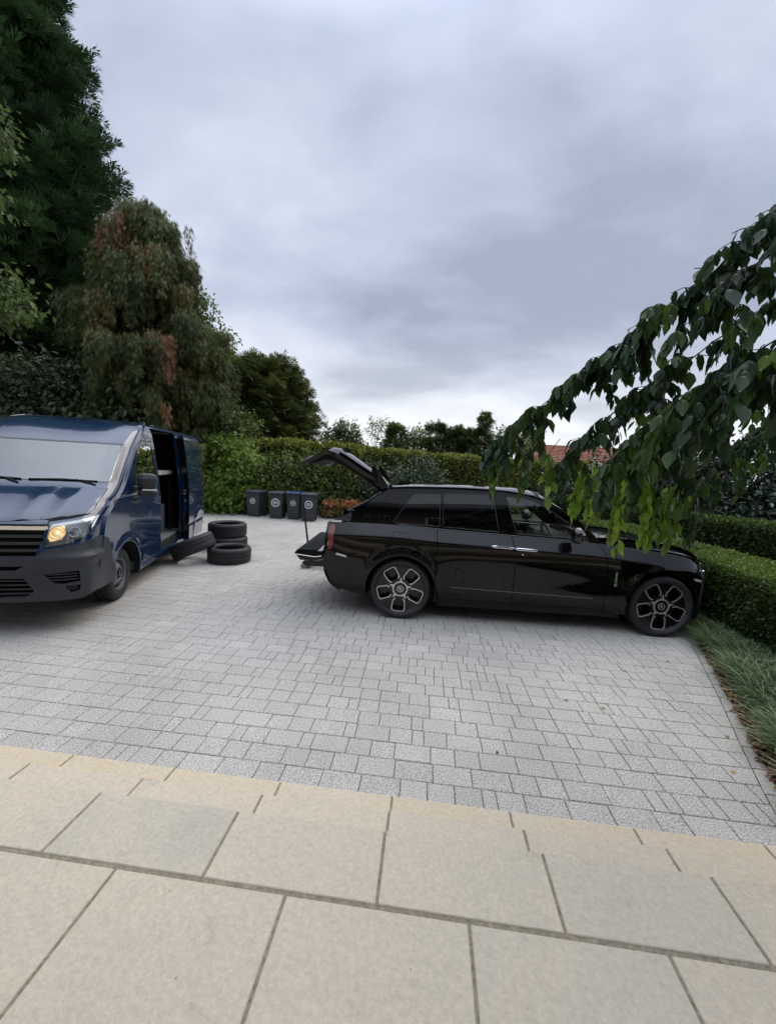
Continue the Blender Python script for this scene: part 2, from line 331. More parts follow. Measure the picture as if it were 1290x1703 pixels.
# ------------------------------------------------------------------ ground, driveway, terrace
g = MB(); g.add([(-900, -900, -.06), (900, -900, -.06), (900, 900, -.06), (-900, 900, -.06)], [(0, 1, 2, 3)])
tag(g.build('ground', K['lawn']), kind='structure')
g = MB(); g.add([(-22, 1.2, -.012), (8, 1.2, -.012), (8, 19, -.012), (-22, 19, -.012)], [(0, 1, 2, 3)])
tag(g.build('driveway_base', K['grit']), kind='structure')
def border_x(y): return float(np.interp(y, [1.5, 2.71, 3.02, 3.83, 5.35, 6.5], [1.93, 2.41, 2.54, 2.90, 3.53, 4.0]))
def tiles(rects, z, h, ch, jit, tintf, rot=None):
    """rects of real stones with chamfered tops -> arrays"""
    V = []; F = []; T = []
    for rc in rects:
        (x0, y0, x1, y1), sl = rc[:4], (rc[4] if len(rc) > 4 else 0)
        n = len(V); dz = random.uniform(-jit, jit); zz = z + dz
        V += [(x0, y0, zz - h), (x1 - sl, y0, zz - h), (x1, y1, zz - h), (x0, y1, zz - h), (x0, y0, zz - ch), (x1 - sl, y0, zz - ch), (x1, y1, zz - ch), (x0, y1, zz - ch),
              (x0 + ch, y0 + ch, zz), (x1 - sl - ch, y0 + ch, zz), (x1 - ch, y1 - ch, zz), (x0 + ch, y1 - ch, zz)]
        for a, b in ((0, 4), (4, 8)): F += [(n + a + k, n + a + (k + 1) % 4, n + b + (k + 1) % 4, n + b + k) for k in range(4)]
        F.append((n + 8, n + 9, n + 10, n + 11)); T += [tintf(x0, y0)] * 12
    return V, F, T
def stone_object(name, V, F, T, m, kind='structure'):
    me = bpy.data.meshes.new(name); me.from_pydata(V, [], F); a = me.attributes.new('tint', 'FLOAT', 'POINT'); a.data.foreach_set('value', T); me.materials.append(m)
    o = bpy.data.objects.new(name, me); C.objects.link(o); return tag(o, kind=kind)
rects = []; y = 2.045; PIT = .166
last = 0
while y < 15.6:
    x = -15 + random.uniform(-.3, 0); j = .0035
    lim = 8 if y > 6.4 else border_x(y + PIT) - .098; sl = 0 if y > 6.4 else border_x(y + PIT) - border_x(y)
    while x < lim:
        w = random.choices([.085, .166, .248], [.20, .42, .38])[0]
        if y < 6.4 and lim - x - w < .07: w = lim - x + .001
        x1 = min(x + w, lim); hw = .0022
        if x1 - x > .03: rects.append((x + hw, y + hw, x1 - hw, y + PIT - hw, sl if x1 >= lim - 1e-6 else 0))
        x += w
    y += PIT
V, F, T = tiles(rects, 0, .03, .004, .0015, lambda a, b: random.gauss(1, .03))
# the edging course that follows the planting border
yy = 1.9
while yy < 6.4:
    y1 = yy + .245; xa, xb = border_x(yy) - .095, border_x(y1) - .095; n = len(V); hw = .004
    V += [(xa, yy + hw, -.03), (xa + .1, yy + hw, -.03), (xb + .1, y1 - hw, -.03), (xb, y1 - hw, -.03), (xa, yy + hw, .001), (xa + .1, yy + hw, .001), (xb + .1, y1 - hw, .001), (xb, y1 - hw, .001)]
    F += [(n + k, n + (k + 1) % 4, n + 4 + (k + 1) % 4, n + 4 + k) for k in range(4)] + [(n + 4, n + 5, n + 6, n + 7)]; T += [random.gauss(.9, .05)] * 8; yy = y1
stone_object('driveway', V, F, T, K['paver'])

# terrace and its three steps: sandstone slabs 0.62 wide with open sandy joints
SP = .632; rects = []
def slabrow(y0, y1, off, z, h=.05, jw=.010, jy=0.006):
    k = -12; out = []
    while k < 12:
        x0 = off + k * SP; out.append((x0 + jw, y0 + jy, x0 + SP - jw, y1 - jy)); k += 1
    return out
AV, AF, AT = [], [], []
def addrow(y0, y1, off, z, jw=.0055, jy=.006, h=.05, ch=.003, tb=0):
    V, F, T = tiles(slabrow(y0, y1, off, z, h, jw, jy), z, h, ch, .0006, lambda a, b: tb + random.uniform(-.09, .09) * (1 if z > .4 else .45))
    n = len(AV); AV.extend(V); AF.extend([tuple(i + n for i in f) for f in F]); AT.extend(T)
addrow(1.243, 1.539, -.078, .450, jy=.004, tb=-.05)
for r in range(6): addrow(1.236 - .9 * (r + 1), 1.236 - .9 * r, -.396 + .316 * r, .450)
addrow(1.50, 1.805, -.078, .300, jy=.004, tb=.07)
addrow(1.765, 2.067, -.078, .150, jy=.004, tb=.19)
o = stone_object('terrace', AV, AF, AT, K['sand'])
g = MB()
g.box((-7.6, -4.3, .10), (7.5, 1.531, .446)); g.box((-7.6, 1.534, .05), (7.5, 1.797, .296)); g.box((-7.6, 1.80, -.05), (7.5, 2.059, .146))
tag(g.build('step_base', K['joint']), kind='structure')

# ------------------------------------------------------------------ wheels
def tyre_profile(R, w, ri):
    return [(ri, -w * .40), (ri + .012, -w * .47), (ri + (R - ri) * .35, -w * .52), (ri + (R - ri) * .7, -w * .515), (R - .022, -w * .47), (R - .008, -w * .42), (R - .001, -w * .33),
            (R, -w * .265), (R - .009, -w * .262), (R - .009, -w * .235), (R, -w * .232), (R, -w * .03), (R - .009, -w * .027), (R - .009, w * .027), (R, w * .03), (R, w * .232), (R - .009, w * .235), (R - .009, w * .262), (R, w * .265),
            (R - .001, w * .33), (R - .008, w * .42), (R - .022, w * .47), (ri + (R - ri) * .7, w * .515), (ri + (R - ri) * .35, w * .52), (ri + .012, w * .47), (ri, w * .40)]
def suv_wheel(parent, x, y, flip):
    R, w, ri = .392, .27, .305
    d = MB().lathe([(ri + .004, -w * .40), (ri - .012, -w * .36), (ri - .03, -w * .1), (ri - .03, w * .4)], 64)
    d.lathe([(.0, w * .02), (.275, w * .02)], 48)                     # dark backing behind the spokes
    # five broad spoke blades: a dark plate pierced by five openings
    cx = .212
    def petal(sc_, k):
        P = [(.115, -.052), (.150, -.078), (.255, -.086), (.288, -.066), (.288, .066), (.255, .086), (.150, .078), (.115, .052)]
        P = [((cx + (a - cx) * sc_) * 1.05, b * sc_ * 1.05) for a, b in P]; a = rad(-90 + 72 * k - 3)
        return [(p[0] * math.cos(a) - p[1] * math.sin(a), p[0] * math.sin(a) + p[1] * math.cos(a)) for p in P]
    ring = [(.3035 * math.cos(2 * PI * k / 60), .3035 * math.sin(2 * PI * k / 60)) for k in range(60)]
    for yy in (-.098, -.070):
        loops = [ring] + [petal(.86, k)[::-1] for k in range(5)]; pts = [p for l in loops for p in l]
        d.add([(a, yy, b) for a, b in pts], [tuple(t) for t in tessellate_polygon([[Vector((a, b, 0)) for a, b in l] for l in loops])])
    for k in range(5):
        P = petal(.86, k); n = len(P); d.add([(a, -.098, b) for a, b in P] + [(a, -.03, b) for a, b in P], [(i, (i + 1) % n, n + (i + 1) % n, n + i) for i in range(n)])
    wo = d.build('wheel', K['darkalloy'], parent)
    MB().lathe(tyre_profile(R, w, ri), 72).build('tyre', K['rubber'], wo)
    t = MB()
    for k in range(5):
        A, B = petal(1.0, k), petal(.86, k); n = len(A); idx = [i for i in range(n) if i != n - 1]
        t.add([(a, -.106, b) for a, b in A] + [(a, -.106, b) for a, b in B] + [(a, -.09, b) for a, b in A] + [(a, -.09, b) for a, b in B],
              [(i, i + 1, n + i + 1, n + i) for i in idx] + [(2 * n + i, 2 * n + i + 1, i + 1, i) for i in idx] + [(n + i, n + i + 1, 3 * n + i + 1, 3 * n + i) for i in idx])
        a = rad(-90 + 72 * k + 33); ca, sa = math.cos(a), math.sin(a); P = [(.094, -.026), (.112, -.012), (.150, -.003), (.150, .003), (.112, .012), (.094, .026)]
        Q = [(p[0] * ca - p[1] * sa, p[0] * sa + p[1] * ca) for p in P]; t.prism(Q, -.107, -.09)
    t.lathe([(.082, -.088), (.082, -.108), (.099, -.108), (.099, -.088)], 40, smooth=False)
    t.build('rim_trim', K['alu'], wo)
    MB().lathe([(.0, .0), (.185, .0), (.185, .012), (.0, .012)], 40, c=(0, .01, 0)).build('brake_disc', K['disc'], wo)
    cc = MB().lathe([(0, -.104), (.040, -.104), (.044, -.098), (.078, -.096), (.080, -.085)], 32); co = cc.build('centre_cap', K['black_gloss'], wo)
    bd = MB().lathe([(.036, -.1045), (.036, -.109), (.044, -.109), (.044, -.1045)], 32, smooth=False).build('cap_ring', K['alu'], wo)
    textmesh('R', .055, 'cap_letter', K['alu'], wo, Matrix.Translation((-.004, -.107, .004)) @ Matrix.Rotation(rad(90), 4, 'X'))
    textmesh('R', .055, 'cap_letter', K['alu'], wo, Matrix.Translation((.006, -.1075, -.006)) @ Matrix.Rotation(rad(90), 4, 'X'))
    wo.location = (x, y, R); 
    if flip: wo.rotation_euler = (0, 0, PI)
    return wo

# ------------------------------------------------------------------ black luxury estate SUV
TH = rad(2.967)
suv = empty('luxury_suv', (-.309, 6.074, 0), TH, 'large glossy black luxury SUV parked side on with its rear tailgate raised', 'car')
zs = sinterp([(-1.1, 1.17), (-.95, 1.195), (-.5, 1.215), (-.14, 1.218), (.43, 1.192), (1.37, 1.166), (2.45, 1.138), (2.8, 1.112), (3.25, 1.070), (3.55, 1.030), (3.70, .985), (3.80, .925), (3.9, .86)])
def Wd(x):
    w = 1.0
    if x > 2.75: w -= .13 * ((x - 2.75) / 1.05) ** 2.6
    if x < -.25: w -= .10 * ((-.25 - x) / .75) ** 2.4
    return w
def S(x, z):
    w = z - zs(x); y = Wd(x)
    if w > -.17: t = (w + .17) / .17; y -= .105 * (t * t / .36 if t < .18 else t - .09) / .91
    if z < .80: y -= .030 * ((.80 - z) / .45) ** 2
    if z < .40: y -= .02 * ((.40 - z) / .1)
    # gentle hollow in the doors and swelling over the wheels
    y -= .012 * math.exp(-((z - .62) / .13) ** 2) * (1 if .5 < x < 2.7 else 0) * min(1, max(0, (x - .5) * 4)) * min(1, max(0, (2.7 - x) * 4))
    for cx in (0, 3.295):
        r = math.hypot(x - cx, z - .385); y += .016 * math.exp(-((r - .47) / .055) ** 2)
    return y
us = frange(-1.05, 3.85, .045)
vsw = frange(-1.05, -.19, .05) + [-.185, -.175, -.165, -.155, -.145, -.13, -.115, -.10, -.085, -.07, -.055, -.04, -.028, -.017, -.008]
pre = lambda x, z: (x, z - zs(x))
def side(sg, off=0): return lambda u, w: (u, sg * (S(u, w + zs(u)) + off), w + zs(u))
def arc(cx, cz, R, zb, n=28):
    a = math.asin(min(1, (cz - zb) / R)); return [(cx + R * math.cos(t), cz + R * math.sin(t)) for t in [PI + a - (PI + 2 * a) * k / n for k in range(n + 1)]]
ZT = lambda x: zs(x) - .001
G_ = .0045
quarter = [(-.970, 1.19), (-.7, ZT(-.7)), (-.5, ZT(-.5)), (-.2, ZT(-.2)), (.1, ZT(.1)), (.43 - G_, ZT(.43)), (.435 - G_, .62), (.445, .50), (.47, .38), (.475, .25)] + arc(0, .385, .452, .25)[::-1] + \
    [(-.50, .27), (-.80, .335), (-.92, .43), (-.985, .56), (-.995, .70), (-.965, .84), (-.966, 1.0)]
rdoor = [(.43 + G_, ZT(.43)), (.9, ZT(.9)), (1.375 - G_, ZT(1.375)), (1.40 - G_, 1.0), (1.425 - G_, .75), (1.432 - G_, .305), (.50, .305), (.475, .42), (.448, .52), (.437 + G_, .64)]
fdoor = [(1.375 + G_, ZT(1.375)), (1.9, ZT(1.9)), (2.44, ZT(2.44)), (2.50, 1.08), (2.545 - G_, .95), (2.57 - G_, .75), (2.575 - G_, .305), (1.432 + G_, .305), (1.425 + G_, .75), (1.40 + G_, 1.0)]
fender = [(2.44 + .012, ZT(2.45)), (2.8, ZT(2.8)), (3.1, ZT(3.1)), (3.4, ZT(3.4)), (3.6, ZT(3.6)), (3.72, ZT(3.72)), (3.80, ZT(3.80)), (3.82, .80), (3.82, .40), (3.78, .26), (3.72, .24)] + \
    arc(3.295, .385, .452, .25)[::-1] + [(2.80, .25), (2.575 + G_, .305), (2.57 + G_, .75), (2.545 + G_, .95), (2.508, 1.08)]
sill = [(.485, .295), (2.80, .295), (2.80, .19), (.485, .19)]
body = []
G2 = lambda x, z: (lambda zb: (S(x, zb) - .012) - .150 * max(0, (z - zb) / (1.70 - zb)) ** 1.2 - (.10 * ((-.1 - x) / .85) ** 2 if x < -.1 else 0))(zs(min(max(x, -1), 2.5)))
rail = sinterp([(-1.0, 1.19), (-.95, 1.21), (-.69, 1.34), (-.45, 1.51), (-.213, 1.668), (.12, 1.700), (.9, 1.720), (1.2, 1.715), (1.56, 1.687), (1.76, 1.632), (1.93, 1.545), (2.25, 1.352), (2.50, 1.150)])
crown = sinterp([(-.3, 1.683), (.14, 1.722), (1.02, 1.752), (1.5, 1.748), (1.85, 1.705)])
green = [(-.95, 1.205), (-.82, 1.268), (-.69, 1.34), (-.45, 1.51), (-.213, 1.668), (.12, 1.700), (.9, 1.720), (1.2, 1.715), (1.56, 1.687), (1.76, 1.632), (1.93, 1.545), (2.10, 1.452), (2.25, 1.352), (2.40, 1.24), (2.49, 1.150)] + \
    [(x, zs(x) + .002) for x in (2.3, 1.9, 1.5, 1.0, .5, 0, -.4, -.75)]
wq = [(-.135, 1.246), (-.10, 1.315), (.075, 1.585), (.105, 1.618), (.15, 1.634), (.455, 1.648), (.455, 1.226), (-.12, 1.238)]
wr = [(.495, 1.649), (.9, 1.662), (1.135, 1.663), (1.165, 1.45), (1.215, 1.20), (.495, 1.224)]
wf = [(1.30, 1.655), (1.52, 1.645), (1.66, 1.612), (1.76, 1.565), (1.95, 1.452), (2.15, 1.325), (2.33, 1.19), (2.33, 1.172), (1.44, 1.194), (1.36, 1.42)]
gus = frange(-.96, 2.5, .07); gvs = frange(1.13, 1.72, .045)
idp = lambda a, b: (a, b)
fdo = {}; rdo = {}
for sg in (-1, 1):
    body.append(panel('b', quarter, [], pre, side(sg), us, vsw, K['black_paint'], suv, .03, sg * -1))
    body.append(panel('b', fender, [], pre, side(sg), us, vsw, K['black_paint'], suv, .03, sg * -1))
    body.append(panel('b', sill, [], pre, side(sg, -.006), us[::3], [-1.0, -.95, -.9, -.87], K['black_paint'], suv, .05, sg * -1))
    rdo[sg] = panel('rear_door', rdoor, [], pre, side(sg), us, vsw, K['black_paint'], suv, .03, sg * -1)
    fdo[sg] = panel('front_door', fdoor, [], pre, side(sg), us, vsw, K['black_paint'], suv, .03, sg * -1)
    gf = lambda u, v, sg=sg: (u, sg * G2(u, v), v)
    gi = lambda u, v, sg=sg: (u, sg * (G2(u, v) - .006), v)
    body.append(panel('b', green, [wq, wr, wf], idp, gf, gus, gvs, K['black_paint'], suv, .04, sg * -1))
    for wp_, par_ in ((wq, suv), (wr, rdo[sg]), (wf, fdo[sg])): MB().tube([(a, sg * (G2(a, b) + .001), b) for a, b in densify(wp_ + [wp_[0]], .08)][:-1], .0035, 5, False).build('window_trim', K['trim'], par_)
    panel('quarter_window', wq, [], idp, gi, gus, gvs, K['privacy'], suv, 0)
    panel('window', wr, [], idp, gi, gus, gvs, K['privacy'], rdo[sg], 0)
    panel('window', wf, [], idp, gi, gus, gvs, K['glass'], fdo[sg], 0)
    # waist moulding, door creases, handles
    MB().tube([(x, sg * (S(x, ZT(x)) + .004), ZT(x) + .006) for x in frange(-.16, 2.42, .08)], .003, 6).build('waist_moulding', K['steel'], suv)
    MB().tube([(x, sg * (S(x, .455) + .001), .455 - .012 * (x - 1.5)) for x in frange(.56, 2.52, .09)], [.004] * len(frange(.56, 2.52, .09)), 6).build('door_crease', K['black_gloss'], suv)
    def handle(x0, x1, z0, par):
        z1 = z0 - .006
        MB().tube([(x0, sg * (S(x0, z0) + .012), z0), (x0 + .02, sg * (S(x0, z0) + .034), z0), (x1 - .02, sg * (S(x1, z0) + .034), z1), (x1, sg * (S(x1, z0) + .012), z1)], [.012, .017, .017, .012], 8).build('handle', K['chrome'], par)
    handle(1.115, 1.385, 1.034, rdo[sg]); handle(1.405, 1.685, 1.022, fdo[sg])
    MB().box((1.49, sg * S(1.5, .95) - .012, .945), (1.515, sg * S(1.5, .95) + .012, .965), .004).build('key_lock', K['chrome'], fdo[sg])
    # mirror
    MB().lathe([(0, 2.055), (.075, 2.06), (.098, 2.09), (.10, 2.13), (.06, 2.19), (0, 2.215)], 20, 'x', (0, sg * 1.085, 1.245)).box((2.08, sg * 1.0 - .06, 1.15), (2.14, sg * 1.0 + .06, 1.19), .01).build('mirror', K['black_gloss'], fdo[sg])
    # lamps and markers
    tl = [(-.958, 1.175), (-.905, 1.175), (-.885, 1.12), (-.905, .90), (-.93, .845), (-.965, .85)]
    panel('tail_lamp', tl, [], pre, side(sg, .006), us, vsw, K['red'], suv, .01, sg * -1)
    panel('side_marker', [(-.86, .79), (-.845, .812), (-.72, .790), (-.705, .765)], [], pre, side(sg, .004), us, vsw, K['marker'], suv, .01, sg * -1)
    panel('side_marker', [(3.66, .772), (3.79, .748), (3.795, .715), (3.70, .735)], [], pre, side(sg, .004), us, vsw, K['marker'], suv, .01, sg * -1)
    MB().box((2.665, sg * (S(2.67, .72)) - .006, .67), (2.69, sg * (S(2.67, .72)) + .006, .80), .003).box((2.66, sg * S(2.67, .64) - .007, .625), (2.695, sg * S(2.67, .64) + .007, .66), .003).build('wing_badge', K['chrome'], suv)
    # arch liners
    for cx in (0, 3.295): MB().lathe([(.455, sg * .66), (.455, sg * .955)], 32, c=(cx, 0, .385), a0=-.3, a1=PI + .3).lathe([(.0, sg * .66), (.455, sg * .66)], 32, c=(cx, 0, .385), a0=-.3, a1=PI + .3).build('arch_liner', K['void'], suv)
fl = [(-.13, 1.12), (-.11, 1.135), (.05, 1.13), (.07, 1.115), (.08, .93), (.06, .91), (-.10, .92), (-.125, .94)]
MB().tube([(x, -(S(x, z) + .0008), z) for x, z in densify(fl + [fl[0]], .05)], .0025, 5).build('fuel_flap', K['void'], suv)
# bonnet, wing tops, nose
XF = lambda s: 3.80 + .17 * (1 - abs(s) ** 3.2)
Hc = sinterp([(2.4, 1.150), (2.8, 1.150), (3.3, 1.128), (3.6, 1.092), (3.8, 1.03), (3.9, .965), (3.97, .925)])
def hood(step):
    def f(s, t):
        x = 2.47 + .10 * (1 - s * s) + t * (XF(s) - 2.47 - .10 * (1 - s * s)); xe = 2.46 + t * (3.80 - 2.46)
        e = zs(xe); c = Hc(x) if t < 1 else Hc(x); k = (1 - abs(s) ** 3); y = s * (S(xe, ZT(xe)) - .001)
        return (x, y, e + (max(c, e) - e) * k + step * max(0, math.sin(min(1, max(0, t * 1.02)) * PI)) ** .4)
    return f
ss = [-.99, -.97, -.95, -.92, -.88, -.84] + frange(-.8, .8, .08) + [.8, .84, .88, .92, .95, .97, .99]; ts = frange(0, 1, .04) + [.975, .985]
body.append(panel('b', [(-1, 0), (-.765, 0), (-.735, 1), (-1, 1)], [], idp, hood(0), ss, ts, K['black_paint'], suv, .02, 1, .04))
body.append(panel('b', [(1, 0), (.765, 0), (.735, 1), (1, 1)], [], idp, hood(0), ss, ts, K['black_paint'], suv, .02, 1, .04))
panel('bonnet', [(-.755, 0), (.755, 0), (.725, .995), (-.725, .995)], [], idp, hood(.022), ss, ts, K['black_paint'], suv, .03, 1, .04)
def nose(s, z):
    k = min(1, max(0, (z - .24) / .2)); ye = S(3.81, min(z, ZT(3.80)))
    return (XF(s) - .008 * (1 - k) - .004, s * ye, z)
topn = [(s, (zs(3.80) + (max(Hc(XF(s)), zs(3.8)) - zs(3.8)) * (1 - abs(s) ** 3)) - .004) for s in [1 - k * .1 for k in range(21)]]
gr = [(-.36, .88), (.36, .88), (.36, .50), (-.36, .50)]; hl = [(.50, .86), (.92, .84), (.92, .73), (.52, .72)]; lg = [(-.80, .42), (.80, .42), (.76, .29), (-.76, .29)]
body.append(panel('b', topn + [(-1, .24), (1, .24)], [gr, hl, [(-a, b) for a, b in hl], lg], idp, nose, ss, frange(.24, .95, .06), K['black_paint'], suv, .03, -1, .04))
gm = MB()
for k in range(19):
    yy = -.33 + .66 * k / 18; gm.box((3.915, yy - .006, .49), (3.955, yy + .006, .89), .003)
gm.box((3.93, -.37, .88), (3.985, .37, .915), .008).box((3.93, -.37, .475), (3.975, .37, .505), .008); gm.box((3.93, -.375, .50), (3.985, -.35, .89), .005).box((3.93, .35, .50), (3.985, .375, .89), .005)
gm.build('grille', K['chrome'], suv)
MB().box((3.80, -.36, .49), (3.90, .36, .89)).box((3.80, -.7, .28), (3.92, .7, .43)).build('grille_backing', K['void'], suv)
for sg in (-1, 1):
    h = MB().box((3.72, sg * .65 - .17, .72), (3.86, sg * .65 + .17, .86), .01).build('headlight', K['reflector'], suv)
    panel('lens', [(sg * a, b) for a, b in hl], [], idp, nose, ss[::2], [.78], K['lamp'], h, 0)
MB().tube([(3.90, 0, 1.03), (3.86, 0, 1.07), (3.87, 0, 1.11), (3.85, 0, 1.14)], [.012, .012, .009, .003], 8).tube([(3.86, 0, 1.10), (3.81, .03, 1.125), (3.78, .04, 1.13)], [.008, .006, .002], 6).tube([(3.86, 0, 1.10), (3.81, -.03, 1.125), (3.78, -.04, 1.13)], [.008, .006, .002], 6).build('bonnet_mascot', K['chrome'], suv)
# roof, windscreen
XH = lambda s: 1.70 + .10 * (1 - s * s)
def roof(s, t):
    x0, x1 = -.215 - .03 * (1 - s * s), XH(s); x = x0 + (x1 - x0) * t; xe = min(x, 1.70); ye = G2(xe, rail(xe)); 
    return (x, s * (ye + .002), rail(xe) + (crown(x) + .008 - rail(xe)) * (1 - abs(s) ** 2.4) - (.022 * ((abs(s) - .90) / .10) ** 2 - .004 if abs(s) > .90 else -.004))
body.append(panel('b', [(-1, 0), (1, 0), (1, 1), (-1, 1)], [], idp, roof, ss, ts, K['black_paint'], suv, .04, 1, .04))
def wscr(s, t):
    a = Vector((2.47 + .12 * (1 - s * s), s * (G2(2.45, 1.15) - .005), 1.148 + .01 * (1 - s * s))); b = Vector(roof(s, 1)); b.y *= .985
    p = a.lerp(b, t); k = 4 * t * (1 - t) * .052; return (p.x + k * .55, p.y, p.z + k * .85)
panel('windscreen', [(-.985, .02), (.985, .02), (.985, .97), (-.985, .97)], [], idp, wscr, frange(-.98, .98, .1), frange(0, 1, .1), K['glass'], suv, 0)
apil = [panel('b', [(sg * .97, .0), (sg * 1.0, .0), (sg * 1.0, 1.0), (sg * .97, 1.0)], [], idp, wscr, [], frange(0, 1, .08), K['black_paint'], suv, .02, -1) for sg in (-1, 1)]
body += apil
# rear fascia and bumper
def rear(s, z):
    xe = -.97 if z > .84 else float(np.interp(z, [.30, .335, .43, .56, .70, .84], [-.70, -.80, -.92, -.985, -.995, -.965])); ye = S(xe, z)
    return (xe - .10 * (1 - abs(s) ** 3.5) * min(1, max(.2, (1.25 - z) / .3)), s * ye, z)
body.append(panel('b', [(-1, .33), (1, .33), (1, 1.19), (.80, 1.19), (.76, .74), (-.76, .74), (-.80, 1.19), (-1, 1.19)], [], idp, rear, ss, frange(.33, 1.19, .05), K['black_paint'], suv, .03, 1, .04))
body = join(body, 'body')
MB().box((-.92, -.62, .27), (3.75, .62, .40)).box((.5, -.93, .24), (2.75, .93, .34)).box((-.95, -.80, .40), (-.5, .80, .66)).build('underbody', K['void'], suv)
i = MB().box((-1.0, -.74, .66), (.2, .74, .71)).box((.15, -.85, .6), (.22, .85, 1.25)); i.box((-.95, -.84, .70), (.15, -.78, 1.18)).box((-.95, .78, .70), (.15, .84, 1.18)); i.build('boot_lining', K['carpet'], suv)
MB().box((.2, -.86, .35), (2.7, .86, .42)).build('cabin_floor', K['carpet'], suv)
MB().box((2.05, -.86, .75), (2.42, .86, 1.12), .05).box((1.95, -.1, .5), (2.2, .12, 1.0), .03).build('dashboard', K['leather'], suv)
for sx, sy in ((1.45, -.42), (1.45, .42), (.55, -.42), (.55, .42)):
    MB().box((sx - .05, sy - .26, .55), (sx + .45, sy + .26, .72), .05).box((sx - .17, sy - .25, .60), (sx - .01, sy + .25, 1.27), .05).box((sx - .18, sy - .13, 1.29), (sx - .08, sy + .13, 1.46), .035).build('seat', K['leather'], suv)
wv = MB(); mt = Matrix.Translation((1.98, -.42, 1.13)) @ Matrix.Rotation(rad(-22), 4, 'Y')
cir = [mt @ Vector((0, .185 * math.cos(a), .185 * math.sin(a))) for a in [2 * PI * k / 28 for k in range(29)]]; wv.tube(cir, .015, 8, False); wv.box((-.03, -.05, -.04), (.01, .05, .04), .01, mt); wv.box((-.01, -.18, -.02), (.0, .18, .015), 0, mt)
wv.build('steering_wheel', K['leather'], suv)
MB().prism([(-.12, 1.70), (.0, 1.775), (.02, 1.785), (.10, 1.72)], -.02, .02).prism([(-.16, 1.70), (-.09, 1.755), (.03, 1.76), (.13, 1.71)], -.045, .045).build('roof_antenna', K['black_gloss'], suv)
for cx in (0, 3.295):
    for sg in (-1, 1): suv_wheel(suv, cx, sg * .845, sg > 0)
# raised tailgate (profile in x,z) with rear glass, spoiler; lowered boot shelf
def tg(s, t):
    P = [(-.255, 1.695), (-.33, 1.765), (-.55, 1.90), (-.85, 2.085), (-1.0, 2.155), (-1.065, 2.165), (-1.13, 2.125), (-1.36, 1.985)]
    L = [0]; 
    for a, b in zip(P, P[1:]): L.append(L[-1] + math.hypot(b[0] - a[0], b[1] - a[1]))
    l = t * L[-1]; x = float(np.interp(l, L, [p[0] for p in P])); z = float(np.interp(l, L, [p[1] for p in P]))
    return (x, s * (.66 + .16 * t), z + .025 - .12 * s * s)
outer = [(-1, 0), (1, 0), (1, 1), (-1, 1)]; gl = [(-.80, .12), (.80, .12), (.84, .62), (-.84, .62)]
tgo = panel('tailgate', outer, [gl], idp, tg, ss, frange(0, 1, .04), K['black_paint'], suv, .055, -1, .05)
panel('rear_window', gl, [], idp, tg, ss[::2], frange(0, 1, .1), K['privacy'], tgo, .01, -1)
MB().prism([(-.28, 1.64), (-.33, 1.70), (-.55, 1.835), (-.85, 2.02), (-1.0, 2.09), (-1.065, 2.10), (-1.13, 2.06), (-1.335, 1.945), (-1.325, 1.93), (-1.10, 2.0), (-1.0, 1.995), (-.80, 1.90), (-.50, 1.73), (-.32, 1.60)], -.61, .61).build('tailgate_lining', K['carpet'], tgo)
for y0 in (-.70, .655): MB().prism([(-.25, 1.71), (-.36, 1.865), (-.435, 1.955), (-.462, 1.950), (-.47, 1.86), (-.56, 1.855), (-.56, 1.80), (-.30, 1.68)], y0, y0 + .045).build('spoiler_fin', K['black_gloss'], tgo)
for sg in (-1, 1): MB().tube([(-.30, sg * .60, 1.60), (-.55, sg * .62, 1.78)], .012, 8).tube([(-.38, sg * .70, 1.30), (-.62, sg * .70, 1.82)], .010, 8).build('gas_strut', K['void'], tgo)
lt = MB().prism([(-1.42, .755), (-1.40, .785), (-1.08, .790), (-1.02, .76), (-1.02, .70), (-1.12, .675), (-1.34, .66)], -.84, .70).build('lower_tailgate', K['black_paint'], suv)
MB().box((-1.39, -.80, .788), (-1.12, .66, .797), .004).build('carpet_panel', K['carpet'], lt)
MB().box((-1.115, -.82, .789), (-1.055, .68, .797), .003).build('scuff_plate', K['alu'], lt)
MB().tube([(-1.39, -.845, .735), (-1.15, -.845, .715), (-1.06, -.845, .73)], .006, 6).build('end_moulding', K['alu'], lt)
MB().prism([(-1.10, .70), (-.98, .70), (-.95, .60), (-1.0, .58)], -.55, .55).build('number_plate_recess', K['void'], lt)

# ------------------------------------------------------------------ blue panel van
VR = rad(-72)
van = empty('panel_van', (-4.79, 4.484, 0), VR, 'blue high roof panel van with side lamp lit and side door slid open', 'van')
xc = sinterp([(.22, .90), (.30, .985), (.45, 1.02), (.62, 1.03), (.80, 1.02), (.95, .985), (1.10, .94), (1.17, .89), (1.24, .80), (1.32, .66), (1.42, .46), (1.50, .28), (1.56, .17), (1.75, -.055), (1.95, -.30), (2.06, -.435), (2.18, -.62), (2.28, -.80), (2.36, -1.0), (2.41, -1.25)])
Dz = sinterp([(.22, .34), (.6, .38), (1.1, .44), (1.4, .42), (1.56, .34), (2.06, .29), (2.41, .25)])
def VS(x, z):
    y = 1.0 - .012 * ((.8 - z) / .5) ** 2 if z < .8 else 1.0
    if z > 1.30: y -= .105 * ((z - 1.30) / .98) ** 1.15
    if z > 2.24: q = min(1, (z - 2.24) / .17); y -= .13 * (1 - math.sqrt(max(0, 1 - q * q)))
    y -= .012 * math.exp(-((z - 1.36) / .03) ** 2) + .010 * math.exp(-((z - .62) / .035) ** 2) * (1 if x < -.7 else 0)
    for cx in (-.17, -3.64):
        r = math.hypot(x - cx, z - .345); y += .026 * math.exp(-((r - .475) / .05) ** 2) * (1 if z < .95 else .5)
    return y
